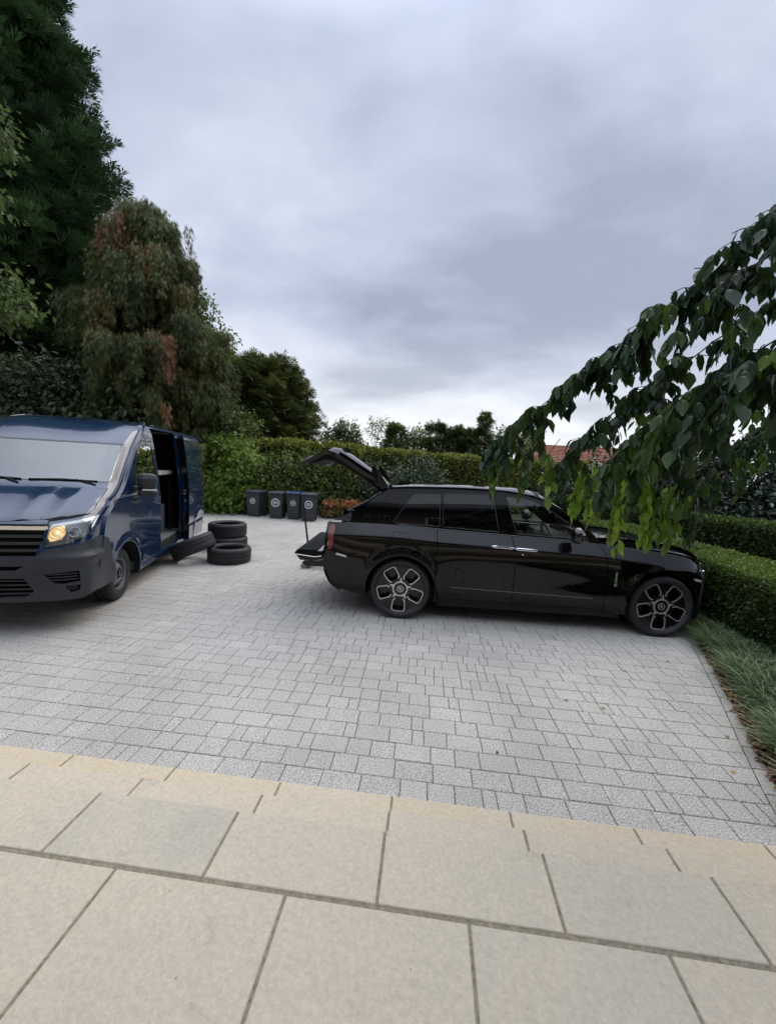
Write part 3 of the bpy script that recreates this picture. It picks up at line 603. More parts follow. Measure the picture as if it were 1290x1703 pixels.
def front(th, z, off=0):
    s = math.sin(th); n = 3.8; k = (1 - max(0, 1 - abs(s) ** n) ** (1 / n)); W = VS(-.3, z) if z > 1.0 else VS(-.3, z)
    return (xc(z) - Dz(z) * k + off * math.cos(th), (W + off * abs(s)) * s, z)
fpre = lambda s, z: (math.asin(max(-1, min(1, s))), z)
thl = frange(-PI / 2, PI / 2, .07); fz = frange(.2, 2.41, .05) + [2.38, 2.40]
vus = frange(-4.75, .6, .07); vvs = frange(.2, 2.3, .07) + [2.26, 2.29, 2.32, 2.345, 2.365, 2.38, 2.39, 2.40, 1.33, 1.345, 1.36, 1.375, 1.39, .59, .605, .62, .635, .65]
fe = lambda z: xc(z) - Dz(z)     # where the nose surface meets the flanks
def vside(sg, off=0): return lambda u, v: (u, sg * (VS(u, v) + off), v)
vb = []
ws = [(-.95, 1.56), (.95, 1.56), (.962, 1.60), (.955, 2.0), (.93, 2.055), (-.93, 2.055), (-.955, 2.0), (-.962, 1.60)]
hd = [(-.94, 1.50), (.94, 1.50), (.945, 1.40), (.945, 1.29), (.92, 1.245), (.66, 1.205), (.3, 1.175), (-.3, 1.175), (-.66, 1.205), (-.92, 1.245), (-.945, 1.29), (-.945, 1.40)]
grl = [(-.66, 1.155), (.66, 1.155), (.635, 1.0), (.58, .845), (-.58, .845), (-.635, 1.0)]
hlp = [(.675, 1.165), (.85, 1.195), (.955, 1.215), (.992, 1.230), (.992, 1.14), (.98, 1.04), (.93, .985), (.80, .945), (.66, .925)]
mir = lambda P: [(-a, b) for a, b in P][::-1]
vb.append(panel('b', [(-1, .84), (1, .84), (1, 2.41), (-1, 2.41)], [ws, hd, grl, hlp, mir(hlp)], fpre, front, thl, fz, K['blue_paint'], van, .03, 1, .04))
shr = lambda P, k, c: [(c[0] + (a - c[0]) * k, c[1] + (b - c[1]) * k) for a, b in P]
panel('bonnet', [(a * .994, 1.36 + (b - 1.36) * .985) for a, b in hd], [], fpre, lambda t, z: (lambda p: (p[0] + .014 * math.exp(-((abs(t) - .72) / .10) ** 2) * (1 if 1.2 < z else 0), p[1], p[2] + .014 * math.exp(-((abs(t) - .80) / .10) ** 2) + .016 * math.exp(-((abs(t) - .42) / .07) ** 2)))(front(t, z)), thl, fz, K['blue_paint'], van, .03, 1, .04)
wsc = panel('windscreen', ws, [], fpre, lambda t, z: front(t, z, -.008), thl[::2], fz[::2], K['vanglass'], van, 0)
wsb = panel('screen_seal', ws, [[(a * .965, 1.81 + (b - 1.81) * .94) for a, b in ws]], fpre, lambda t, z: front(t, z, -.004), thl, fz, K['black_gloss'], van, 0)
MB().box((-.62, -.16, 2.0), (-.50, .16, 2.045)).build('sensor_housing', K['trim'], van)
MB().box((-.14, -.86, 1.45), (-.10, .86, 1.53)).box((-.55, -.93, 1.10), (.10, .93, 1.50), .06).build('dashboard', K['trim'], van)
# bumper wraps right round to the arches
lowg = [(-.50, .62), (.50, .62), (.58, .48), (.50, .42), (-.50, .42), (-.58, .48)]; fog = [(.66, .655), (.93, .675), (.935, .555), (.80, .54), (.74, .555)]; fog2 = [(.82, .52), (.935, .52), (.93, .46), (.87, .445)]; slot = [(-.50, .745), (.50, .745), (.42, .70), (-.42, .70)]
panel('bumper', [(-1, .40), (-.94, .365), (.94, .365), (1, .40), (1, .99), (.95, .965), (.80, .925), (.655, .905), (.59, .838), (-.59, .838), (-.655, .905), (-.80, .925), (-.95, .965), (-1, .99)], [lowg, slot, fog, mir(fog), fog2, mir(fog2)], fpre,
      lambda t, z: front(t, z, .02 + .012 * math.exp(-((z - .80) / .05) ** 2) - .012 * math.exp(-((z - .70) / .05) ** 2)), thl, frange(.2, 1.0, .03), K['trim'], van, .05, 1, .03)
def slat(z, a, b, par, h=.018, off=0.0, m='trim', nm=None):
    pts = [front(fpre(s, z)[0], z, off) for s in [a + (b - a) * k / 16 for k in range(17)]]
    mb = MB()
    for p, q in zip(pts, pts[1:]):
        mb.add([(p[0], p[1], z - h), (q[0], q[1], z - h), (q[0], q[1], z + h), (p[0], p[1], z + h), (p[0] - .05, p[1], z - h), (q[0] - .05, q[1], z - h), (q[0] - .05, q[1], z + h), (p[0] - .05, p[1], z + h)], [(0, 1, 2, 3), (3, 2, 6, 7), (4, 5, 1, 0)])
    return mb
for z in (.895, .965, 1.035): slat(z, -.63, .63, None, .013, -.012).build('grille_slat', K['trim'], van)
m_ = slat(1.120, -.66, .66, None, .020, .006); m_.build('grille_chrome', K['chrome'], van)
bk = MB()
for z0, z1, a in ((.82, 1.16, .67), (.39, .76, .95)):
    pts = [front(fpre(-a + 2 * a * k / 20, 0)[0], (z0 + z1) / 2, -.09) for k in range(21)]
    bk.add([(p[0], p[1], z) for z in (z0, z1) for p in pts], [(k, k + 1, 22 + k, 21 + k) for k in range(20)])
bk.build('grille_backing', K['void'], van)
for z in (.455, .50, .545, .59): slat(z, -.56, .56, None, .007, -.01).build('lower_grille_slat', K['trim'], van)
for z in (.478, .498): slat(z, .82, .93, None, .005, -.01).build('corner_grille_slat', K['trim'], van)
for z in (.585, .615, .645): slat(z, .68, .93, None, .006, -.01).build('corner_grille_slat', K['trim'], van)
MB().box((1.045, -.26, .475), (1.06, .26, .585), .003).build('number_plate', K['plate'], van)
for sg in (-1, 1):
    P = hlp if sg > 0 else mir(hlp)
    hb = panel('headlight', P, [], fpre, lambda t, z: front(t, z, -.075), thl, fz, K['greybox'], van, -.06, 1)
    for s_, r_, m2 in ((.765, .064, 'reflector'), (.905, .050, 'reflector')):
        p = front(fpre(sg * s_, 1.07)[0], 1.07, -.06); q = Matrix.Translation(p) @ Matrix.Rotation(sg * (.35 if s_ < .8 else .6), 4, 'Z')
        mb = MB(); vv = []
        prof = [(.01, -.02), (r_ * .6, -.005), (r_, .035), (r_ + .006, .036)]
        mb.lathe(prof, 24, 'x'); mb.v = [tuple(q @ Vector(v)) for v in mb.v]; mb.build('reflector_bowl', K[m2], hb)
        if s_ < .8 and sg > 0:
            mb = MB().lathe([(0, .03), (.012, .025), (.016, .01), (.016, -.005)], 16, 'x'); mb.v = [tuple(q @ Vector(v)) for v in mb.v]; mb.build('lit_bulb', K['bulb'], hb); panel('lit_reflector', [(.69, 1.135), (.81, 1.15), (.83, 1.08), (.81, 1.0), (.70, .975), (.68, 1.05)], [], fpre, lambda t, z: (lambda p: (p[0] + .012 * math.sin(z * 60 + t * 30), p[1], p[2]))(front(t, z, -.052)), thl + frange(.6, 1.1, .02), fz + frange(.95, 1.16, .015), K['glow'], hb, 0)
    strip = [(.68, 1.160), (.85, 1.190), (.955, 1.210), (.988, 1.225), (.988, 1.195), (.955, 1.178), (.85, 1.158), (.68, 1.128)]
    panel('running_light', strip if sg > 0 else mir(strip), [], fpre, lambda t, z: front(t, z, -.02), thl, fz, K['plate'], hb, .02, 1)
    strip = [(.665, .945), (.80, .965), (.89, .99), (.89, .978), (.80, .950), (.665, .930)]
    panel('lower_bezel', strip if sg > 0 else mir(strip), [], fpre, lambda t, z: front(t, z, -.02), thl, fz, K['reflector'], hb, .02, 1)
    panel('lens', P, [], fpre, lambda t, z: front(t, z, -.003), thl, fz, K['lamp'], hb, 0)
    # flanks
    arcf = arc(-.17, .345, .435, .28)[::-1]; arcr = arc(-3.64, .345, .435, .28)[::-1]
    zl = [2.41, 2.36, 2.28, 2.18, 2.06, 1.95, 1.75, 1.56, 1.50, 1.42, 1.32, 1.24, 1.17, 1.10, .95, .84]
    wing = [(fe(z), z) for z in zl[8:]] + [(fe(.6), .6), (fe(.28), .28)] + arcf[0:0] + [(arcf[0][0], .28)] + arcf[1:] + [(-.615, .345), (-.60, .80), (-.54, 1.05), (-.36, 1.42)]
    dl = [(-.615, .345), (-.60, .80), (-.54, 1.05), (-.36, 1.42), (-.335, 1.50)]
    win = [(-.50, 1.41), (-.56, 1.56), (-.70, 1.84), (-.80, 1.98), (-.90, 2.045), (-1.02, 2.065), (-1.33, 2.075), (-1.37, 2.05), (-1.43, 1.42), (-1.40, 1.37), (-.55, 1.375)]
    door = [(-.622, .35), (-.607, .80), (-.547, 1.05), (-.40, 1.36), (-.48, 1.56), (-.66, 1.88), (-.79, 2.05), (-.92, 2.12), (-1.38, 2.13), (-1.44, 2.0), (-1.50, 1.37), (-1.515, 1.0), (-1.50, .35)]
    pillar = [(fe(z), z) for z in zl[:9]] + [(-.36, 1.42), (-.392, 1.363), (-.473, 1.563), (-.653, 1.887), (-.785, 2.058), (-.917, 2.128), (-1.385, 2.138), (-1.447, 2.0), (-1.507, 1.37), (-1.522, 1.0), (-1.507, .35), (-1.56, .35), (-1.56, 1.0), (-1.54, 1.6), (-1.47, 2.2), (-1.43, 2.33), (-1.6, 2.345), (-2.74, 2.345), (-2.74, 2.41)]
    wingp = [(fe(z), z) for z in [1.50, 1.42, 1.32, 1.24, 1.17, 1.10, .99]]
    arcf = [(.265, .40)] + [q for q in arcf if q[1] > .42 or q[0] < -.17]; wing = wingp + [(fe(.97) - .05, .97)] + [(.44, .62)] + arcf + [(-.615, .345), (-.60, .80), (-.54, 1.05), (-.36, 1.42)]
    vb.append(panel('b', wing, [], idp, vside(sg), vus, vvs, K['blue_paint'], van, .03, -sg, .05))
    vb.append(panel('b', pillar, [], idp, vside(sg), vus, vvs, K['blue_paint'], van, .04, -sg, .05))
    dr = panel('front_door', door, [win], idp, vside(sg, .001), vus, vvs, K['blue_paint'], van, .03, -sg, .05)
    panel('window', win, [], idp, vside(sg, -.008), vus, vvs, K['glass'], dr, 0)
    panel('window_seal', [(a, b) for a, b in win], [shr(win, .965, (-.98, 1.70))], idp, vside(sg, -.004), vus, vvs, K['black_gloss'], dr, 0)
    MB().box((-1.44, sg * 1.0 - .03, 1.16), (-1.26, sg * 1.0 + .03, 1.20), .012).build('handle', K['blue_paint'], dr)
    # side trim of the wing corner, sill and rubbing strips
    panel('bumper_corner', [(fe(.97) - .002, .985), (.40, .93), (.31, .72), (.272, .50), (.270, .38), (fe(.4) + .01, .39), (fe(.6), .6)], [], idp, vside(sg, .02), vus, vvs, K['trim'], van, .03, -sg)
    MB().box((-3.18, sg * .97 - .03, .27), (-.625, sg * .97 + .03, .35), .012).build('sill', K['blue_paint'], van)
    q0 = -2.76 if sg > 0 else -1.56
    quarter_ = [(q0, 2.41), (q0, .35), (-3.19, .35)] + arcr + [(-4.10, .30), (-4.62, .34), (-4.68, .5), (-4.67, 1.3), (-4.60, 2.0), (-4.52, 2.41)]
    vb.append(panel('b', quarter_, [], idp, vside(sg), vus, vvs, K['blue_paint'], van, .04, -sg, .06))
    for cx in (-.17, -3.64): MB().lathe([(.44, sg * .62), (.44, sg * .985)], 28, c=(cx, 0, .345), a0=.06, a1=PI + .25).lathe([(0, sg * .62), (.44, sg * .62)], 28, c=(cx, 0, .345), a0=.06, a1=PI + .25).build('arch_liner', K['void'], van)
    # mirrors on two arms
    mm = MB(); 
    bm_ = Matrix.Translation((-.50, sg * 1.14, 1.50)) @ Matrix.Rotation(sg * rad(12), 4, 'Z')
    mm.box((-.09, -.12, -.05), (.08, .13, .175), .075, bm_); mm.box((-.08, -.11, -.155), (.06, .13, -.055), .035, bm_); mm.tube([(-.50, sg * .95, 1.46), (-.54, sg * 1.16, 1.47)], .035, 8)
    mo = mm.build('mirror', K['trim'], dr); MB().box((.072, -.05, -.062), (.078, .125, -.040), .002, bm_).build('indicator', K['plate'], mo)
# open side door slid back along the flank
sdp = [(-2.80, 2.345), (-3.95, 2.345), (-3.95, .30), (-2.82, .30), (-2.78, .9), (-2.79, 1.4)]
sdo = panel('side_door', sdp, [], idp, vside(1, .135), vus, vvs, K['blue_paint'], van, .11, -1, .06)
e_ = MB(); 
for z0, z1 in zip(frange(.30, 2.36, .10)[:-1], frange(.30, 2.36, .10)[1:]):
    x0 = -2.775; e_.add([(x0, VS(-2.8, z0) + .128, z0), (x0, VS(-2.8, z1) + .128, z1), (x0 - .02, VS(-2.8, z1) + .02, z1), (x0 - .02, VS(-2.8, z0) + .02, z0)], [(0, 1, 2, 3)])
e_.build('door_edge', K['black_gloss'], sdo)
for q_ in (((-2.772, 1.03, 1.20), (-2.760, 1.08, 1.24)), ((-2.772, 1.03, 1.27), (-2.760, 1.09, 1.29)), ((-2.772, 1.05, 1.06), (-2.755, 1.085, 1.10))): MB().box(*q_, .004).build('door_latch', K['steel'], sdo)
MB().box((-3.02, 1.125, 1.18), (-2.86, 1.155, 1.21), .008).build('handle', K['blue_paint'], sdo)
MB().box((-4.60, .985, 1.325), (-2.9, 1.02, 1.35), .004).build('door_rail', K['trim'], van)
# roof, rear, interior
def vroof(s, t):
    th = math.asin(s); f = front(th, 2.409); x = f[0] + (-4.52 - f[0]) * t; return (x, s * VS(-2, 2.409), 2.409 + .05 * (1 - s * s) * min(1, t * 6 + .15) + (.012 * (math.sin(s * 16) ** 2) if .25 < t < .97 else 0))
vb.append(panel('b', [(-.998, 0), (.998, 0), (.998, 1), (-.998, 1)], [], idp, vroof, frange(-1, 1, .05), frange(0, 1, .04), K['blue_paint'], van, .03, 1, .05))
vb.append(MB().prism([(-4.66, .36), (-4.70, .5), (-4.69, 1.3), (-4.62, 2.0), (-4.54, 2.40), (-4.50, 2.40), (-4.58, 2.0), (-4.64, 1.3), (-4.64, .36)], -.90, .90).build('b', K['blue_paint'], van))
vb.append(MB().box((-1.55, -.9, 1.15), (-1.5, .9, 1.2)).build('b', K['blue_paint'], van))
vbo = join(vb, 'body')
for sg in (-1, 1): MB().box((-4.72, sg * .93 - .06, 1.0), (-4.66, sg * .93 + .06, 1.5), .01).build('tail_lamp', K['red'], van)
MB().box((-4.76, -.98, .36), (-4.62, .98, .50), .02).build('rear_bumper', K['trim'], van)
MB().box((-4.6, -.6, .26), (.7, .6, .40)).box((-3.15, -.93, .30), (-.48, .93, .42)).build('underbody', K['void'], van)
MB().box((-4.55, -.88, .44), (-1.5, .90, .47)).build('cargo_floor', K['greybox'], van)
MB().box((-4.55, -.90, .46), (-1.6, -.87, 2.3)).box((-4.55, -.88, .46), (-4.50, .88, 2.3)).box((-1.52, -.86, .46), (-1.49, .86, 2.25)).build('cargo_lining', K['leather'], van)
for sy in (-.42, .42): MB().box((-1.25, sy - .25, .85), (-.75, sy + .25, 1.02), .05).box((-1.40, sy - .24, .95), (-1.25, sy + .24, 1.62), .05).box((-1.40, sy - .13, 1.64), (-1.30, sy + .13, 1.84), .03).build('seat', K['leather'], van)
MB().tube([(-.50 + .08 * math.sin(a), -.42 + .20 * math.cos(a), 1.55 + .17 * math.sin(a)) for a in [2 * PI * k / 24 for k in range(25)]], .014, 6, False).build('steering_wheel', K['leather'], van)
MB().lathe([(.0, .055), (.012, .05), (.026, .01), (.03, 0)], 16, 'z', (-1.12, .12, 2.425)).build('roof_antenna', K['void'], van)
for a, b in ((-.62, .02), (.10, .80)):
    P = []
    for k in range(9): s = a + (b - a) * k / 8; z = 1.575 + .030 * (1 - abs(k - 4) / 4) * .4; P.append(front(math.asin(s), z, .015))
    MB().tube(P, .010, 6).tube([front(math.asin(b), 1.535, .01), P[-3]], .012, 6).build('wiper', K['void'], van)
def van_wheel(x, y, flip):
    R, w, ri = .342, .225, .205
    d = MB().lathe([(ri + .003, -w * .42), (ri - .010, -w * .40), (ri - .02, -w * .2), (ri - .02, w * .4)], 48)
    prof = [(.195, -.055), (.165, -.045), (.150, -.060), (.105, -.088), (.085, -.092), (.078, -.075), (.0, -.075)]
    d.lathe(prof, 48)
    wo = d.build('wheel', K['steel'], van)
    MB().lathe(tyre_profile(R, w, ri), 64).build('tyre', K['rubber'], wo)
    for k in range(16):
        a = 2 * PI * k / 16; q = Matrix.Rotation(a, 4, 'Y'); MB().box((.150, -.064, -.014), (.188, -.05, .014), .004, q).build('vent_hole', K['void'], wo)
    h = MB()
    for k in range(6): a = 2 * PI * k / 6; h.lathe([(0, -.10), (.010, -.10), (.012, -.07)], 8, c=(.055 * math.cos(a), 0, .055 * math.sin(a)))
    h.lathe([(0, -.098), (.026, -.096), (.032, -.074)], 20); h.build('hub_cap', K['darkalloy'], wo)
    wo.location = (x, y, R)
    if flip: wo.rotation_euler = (0, 0, PI)
for cx in (-.17, -3.64): van_wheel(cx, .81, True); van_wheel(cx, -.81, False)
def vanp(x, y, z): return van.matrix_world @ Vector((x, y, z))
bpy.context.view_layer.update()
def inthevan(mb, name, m, label, cat):
    mb.v = [tuple(vanp(*v)) for v in mb.v]; return tag(mb.build(name, m), label, cat)
wb_ = inthevan(MB().box((-3.0, -.80, 1.575), (-1.75, .78, 1.645), .005), 'workbench', K['ply'], 'pale topped workbench standing inside the open side door of the van', 'workbench')
for x0, y0 in ((-1.80, -.78), (-1.80, .72), (-3.0, .72)):
    lg_ = MB().box((x0, y0, .47), (x0 + .035, y0 + .035, 1.574)); lg_.v = [tuple(vanp(*v)) for v in lg_.v]; lg_.build('leg', K['void'], wb_)
inthevan(MB().box((-2.85, .28, .475), (-2.25, .68, 1.0), .01).box((-2.25, .31, .52), (-2.24, .65, .73), .003).box((-2.25, .31, .76), (-2.24, .65, .97), .003), 'tool_cabinet', K['greybox'], 'grey cabinet on the van floor beneath the workbench', 'cabinet')
inthevan(MB().box((-2.05, .55, .475), (-1.85, .8, .53), .01).tube([(-2.0, .6, .53), (-1.95, .6, .60), (-1.95, .76, .60), (-2.0, .76, .53)], .008, 6), 'tool_tray', K['steel'], 'small metal tool tray lying on the van floor by the doorway', 'tray')
inthevan(MB().box((-.10, .02, 1.512), (.06, .44, 1.520), .001, Matrix.Identity(4)).box((-.02, .10, 1.522), (.09, .34, 1.526)), 'paper_sheet', K['paper'], 'white paper sheets lying behind the windscreen of the blue van', 'paper')
wv2 = copy_tree(van); wv2.location = (-10.15, 7.55, 0); wv2.rotation_euler = (0, 0, rad(-78)); wv2.scale = (1.07, 1.07, 1.07)
wv2['label'] = 'white van parked beyond the blue van, only its roof corner showing'
for o in bpy.data.objects:
    if o.parent == wv2 and o.name.split('.')[0] in ('body', 'bonnet', 'front_door', 'side_door'):
        for sl in o.material_slots: sl.link = 'OBJECT'; sl.material = K['white_paint']

# ------------------------------------------------------------------ loose tyres, bins, jack, fallen leaves
def loose_tyre(label):
    R, w, ri = .392, .275, .265
    P = tyre_profile(R, w, ri); P += [(ri + .005, w * .30), (R - .05, w * .36), (R - .022, w * .25), (R - .020, 0), (R - .022, -w * .25), (R - .05, -w * .36), (ri + .005, -w * .30), P[0]]
    mb = MB().lathe(P, 72, 'z'); mb.v = [(a, b, c + w * .52) for a, b, c in mb.v]
    o = mb.build('tyre', K['rubber']); return tag(o, label, 'tyre', 'loose tyres by the van')
t1 = loose_tyre('loose tyre lying flat on the paving in front of the two tyre stack'); t1.location = (-3.65, 7.30, 0.0)
t2 = loose_tyre('lower tyre of the stack of two, mostly hidden'); t2.location = (-4.17, 8.28, 0)
t3 = loose_tyre('top tyre of the stack of two'); t3.location = (-4.20, 8.30, .288); t3.rotation_euler = (0, 0, .5)
t4 = loose_tyre('loose tyre tilted up with its edge resting on its neighbour'); t4.location = (-4.19, 7.08, .168); t4.rotation_euler = (rad(3), rad(-23.5), 0)

def make_bin(h=.92, w=.50, r=.085, lidm='bin'):
    rt = empty('wheelie_bin', (0, 0, 0)); d = .56
    def ring(z, hw, y0, y1): return [(-hw, y0, z), (hw, y0, z), (hw, y1, z), (-hw, y1, z)]
    b = MB(); L = [ring(0.0, w * .36, -.20, .20), ring(.10, w * .375, -.215, .22), ring(.12, w * .395, -.225, .235), ring(h * .86, w * .46, -.26, .28), ring(h * .87, w * .485, -.275, .29), ring(h * .93, w * .485, -.275, .29)]
    vs = [p for l in L for p in l]; b.add(vs, [(4 * i + k, 4 * i + (k + 1) % 4, 4 * i + 4 + (k + 1) % 4, 4 * i + 4 + k) for i in range(5) for k in range(4)] + [(3, 2, 1, 0)])
    for sx in (-1, 1): b.box((sx * w * .30 - .012, -.235, .14), (sx * w * .30 + .012, -.215, h * .5), .006)
    bo = b.build('bin_body', K['bin'], rt)
    l = MB(); LL = [ring(h * .93, w * .50, -.30, .30), ring(h * .965, w * .50, -.30, .30), ring(h * 1.0, w * .44, -.25, .27), ring(h * 1.012, w * .30, -.15, .2)]; vs = [p for q in LL for p in q]
    l.add(vs, [(4 * i + k, 4 * i + (k + 1) % 4, 4 * i + 4 + (k + 1) % 4, 4 * i + 4 + k) for i in range(3) for k in range(4)] + [(12, 13, 14, 15)])
    l.box((-.16, -.325, h * .945), (-.06, -.29, h * .975), .01).box((.06, -.325, h * .945), (.16, -.29, h * .975), .01)
    l.build('lid', K[lidm], rt)
    MB().tube([(-w * .42, .36, h * .90), (w * .42, .36, h * .90)], .014, 8).box((-w * .40, .28, h * .86), (-w * .34, .36, h * .92), .005).box((w * .34, .28, h * .86), (w * .40, .36, h * .92), .005).build('handle', K['bin'], rt)
    for sx in (-1, 1): MB().lathe([(0, -.02), (.06, -.022), (.095, -.018), (.10, 0), (.095, .018), (.06, .022), (0, .02)], 24, 'x', (sx * w * .40, .24, .10)).build('wheel', K['rubber'], rt)
    tilt = math.atan((.26 - .225) / (h * .86 - .12)); zc_ = h * .60; yc_ = -.2285 - (zc_ - .12) * math.tan(tilt)
    q = Matrix.Translation((0, yc_ - .004, zc_)) @ Matrix.Rotation(tilt, 4, 'X')
    e = MB().lathe([(r * .74, -.001), (r, -.001)], 32, 'y', smooth=False)
    for k, (zz, a) in enumerate(((.30, .34), (.02, .46), (-.28, .34))):   # three wavy bars inside the ring
        P = [(-a * r + 2 * a * r * t / 8, (zz + .10 * math.sin(t * 1.6 + k)) * r) for t in range(9)]
        e.add([(x, -.001, z + .09 * r) for x, z in P] + [(x, -.001, z - .09 * r) for x, z in P], [(t, t + 1, 10 + t, 9 + t) for t in range(8)])
    for sx in (-1, 1): e.add([(sx * r * .42, -.001, -.30 * r), (sx * r * .52, -.001, -.30 * r), (sx * r * .52, -.001, .34 * r), (sx * r * .42, -.001, .34 * r)], [(0, 1, 2, 3)])
    e.v = [tuple(q @ Vector(v)) for v in e.v]; e.build('emblem', K['sticker'], rt)
    return rt
BINS = [(-5.83, 13.55, -.10, .90, .53, .10, 'binpurple', 'grey wheelie bin with purple tinged lid beside the bushy shrub'), (-5.03, 13.42, .10, .91, .50, .145, 'bin', 'dark grey wheelie bin with large emblem between purple and blue lidded bins'),
        (-4.44, 13.50, .05, .93, .47, .095, 'binblue', 'grey wheelie bin with a blue lid'), (-3.87, 13.28, .16, .94, .52, .135, 'bin', 'dark grey wheelie bin beside the orange flowers, behind the jack handle')]
for x, y, a, h, w, r, lm, lab in BINS:
    b = make_bin(h, w, r, lm); b.location = (x, y, .0); b.rotation_euler = (0, 0, a); tag(b, lab, 'bin', 'wheelie bins along the hedge')

jk = empty('trolley_jack', (-1.93, 7.36, 0), rad(8), 'trolley jack with long upright black handle behind the lowered boot flap', 'jack')
f = MB()
for sy in (-1, 1): f.prism([(-.30, .05), (-.28, .13), (-.12, .17), (.30, .09), (.34, .05)], sy * .13 - .008, sy * .13 + .008)
f.box((-.26, -.13, .06), (-.12, .13, .13), .01); f.build('frame', K['jackblack'], jk)
MB().tube([(-.20, 0, .12), (.0, 0, .17), (.26, 0, .20)], [.035, .04, .03], 10).lathe([(0, .235), (.06, .235), (.065, .215), (.03, .20)], 20, 'z', (.27, 0, 0)).build('lifting_arm', K['metal'], jk)
for x, y, r in ((.30, -.15, .05), (.30, .15, .05), (-.27, -.12, .045), (-.27, .12, .045)): MB().lathe([(0, -.02), (r * .8, -.022), (r, -.012), (r, .012), (r * .8, .022), (0, .02)], 20, c=(x, y, r)).build('wheel', K['metal'], jk)
MB().tube([(-.16, 0, .12), (-.20, 0, .35), (-.32, .02, 1.16)], [.020, .020, .014], 10).tube([(-.285, .0, .93), (-.325, .02, 1.19)], .021, 10).build('handle', K['jackblack'], jk)

# the house behind the photographer, seen only in reflections
hs = empty('house', (1.5, -2.2, 0), 0, 'two storey house with white windows behind the terrace, seen in car reflections', 'house')
w_ = MB(); ops = [(-6, .45, 1.2, 2.2), (-3.4, .45, 1.2, 2.2), (3.0, .45, 1.4, 2.2), (6, .45, 1.2, 2.2), (-.6, .0, 1.2, 2.2)] + [(x, 3.1, 1.1, 1.3) for x in (-6, -3.3, -.5, 2.4, 6)]
loops = [[(-9, 0), (9, 0), (9, 5.3), (-9, 5.3)]] + [[(x, z + .45), (x, z + .45 + h), (x + w, z + .45 + h), (x + w, z + .45)] if z < 1 else [(x, z + .3), (x, z + .3 + h), (x + w, z + .3 + h), (x + w, z + .3)] for x, z, w, h in ops]
pts = [p for l in loops for p in l]
w_.add([(a, 0, b) for a, b in pts], [tuple(t) for t in tessellate_polygon([[Vector((a, b, 0)) for a, b in l] for l in loops])]).box((-9, -7, 0), (-8.9, -.01, 5.3)).box((8.9, -7, 0), (9, -.01, 5.3)); w_.build('wall', K['housewall'], hs)
MB().box((-8.8, -1.2, 0), (8.8, -1.1, 5.2)).build('dark_interior', K['roomshade'], hs)  # flat dark board stands in for the shade of unlit rooms
MB().prism([(.5, 5.25), (.5, 5.45), (-3.5, 8.2), (-7.5, 5.45), (-7.5, 5.25)], -9.3, 9.3, 'x').build('roof', K['slate'], hs)
for l in loops[1:]:
    x0, z0 = l[0]; x1, z1 = l[2]; fr = MB()
    for a, b, c, d in ((x0, z0, x0 + .07, z1), (x1 - .07, z0, x1, z1), (x0 + .07, z0, x1 - .07, z0 + .07), (x0 + .07, z1 - .07, x1 - .07, z1), ((x0 + x1) / 2 - .03, z0 + .07, (x0 + x1) / 2 + .03, z1 - .07)): fr.box((a, -.10, b), (c, -.03, d))
    fo = fr.build('window', K['frame'], hs); MB().add([(x0, -.07, z0), (x1, -.07, z0), (x1, -.07, z1), (x0, -.07, z1)], [(0, 1, 2, 3)]).build('pane', K['window'], fo)
# ------------------------------------------------------------------ foliage machinery
def nrmz(a): return a / np.maximum(1e-9, np.linalg.norm(a, axis=-1, keepdims=True))
Q = lambda v, f: (np.array(v, float), np.array(f, int))
T_RH = Q([(0, 0, 0), (.45, -.5, .10), (1, 0, -.04), (.45, .5, .10)], [(0, 1, 2), (0, 2, 3)])
T_LEAF = Q([(0, 0, 0), (.3, 0, -.05), (.65, 0, -.07), (1, 0, -.25), (.25, .40, .09), (.62, .36, .04), (.25, -.40, .09), (.62, -.36, .04)],
           [(0, 1, 4), (1, 5, 4), (1, 2, 5), (2, 3, 5), (0, 6, 1), (1, 6, 7), (1, 7, 2), (2, 7, 3)])
def ovate(seg=6):
    V = []; F = []; prof = [.0, .30, .46, .48, .36, .17, 0.0]
    for i in range(seg + 1):
        t = i / seg; z = -.10 * math.sin(t * 2.2) - .16 * t * t; w = prof[i] * (1 + (.07 if i % 2 else -.03))
        V += [(t, w, z + .16 * w), (t, 0, z), (t, -w, z + .16 * w)]
    for i in range(seg):
        a = 3 * i
        for k in (0, 1): F += [(a + k, a + k + 1, a + k + 4), (a + k, a + k + 4, a + k + 3)]
    return Q(V, F)
T_OVATE = ovate()
def fan(n, spread, wid, seed, droop=0.0):
    r = random.Random(seed); V = []; F = []
    for k in range(n):
        t0 = .1 + .75 * k / n; s = (-1) ** k; a = s * spread * r.uniform(.5, 1.1); L = (1 - t0) * r.uniform(.75, 1.2) + .15; b = (t0, 0, r.uniform(-.03, .03))
        tip = (b[0] + L * math.cos(a), L * math.sin(a), r.uniform(-.22, .22) * L - droop * L); m = ((b[0] + tip[0]) / 2, (b[1] + tip[1]) / 2, (b[2] + tip[2]) / 2)
        n0 = len(V); px, py = -math.sin(a) * wid, math.cos(a) * wid
        V += [b, (m[0] + px, m[1] + py, m[2]), tip, (m[0] - px, m[1] - py, m[2])]; F += [(n0, n0 + 1, n0 + 2), (n0, n0 + 2, n0 + 3)]
    return Q(V, F)
T_SPRAY = fan(8, .75, .055, 1); T_SPRAY2 = fan(6, .6, .075, 2); T_DROOP = fan(6, .35, .05, 5, .1); T_BUNCH = fan(7, 1.3, .15, 9)
T_BLADE = Q([(0, -.5, 0), (0, .5, 0), (.35, .45, .0), (.35, -.45, .0), (.7, .3, -.08), (.7, -.3, -.08), (1, 0, -.25)], [(0, 1, 2), (0, 2, 3), (3, 2, 4), (3, 4, 5), (5, 4, 6)])
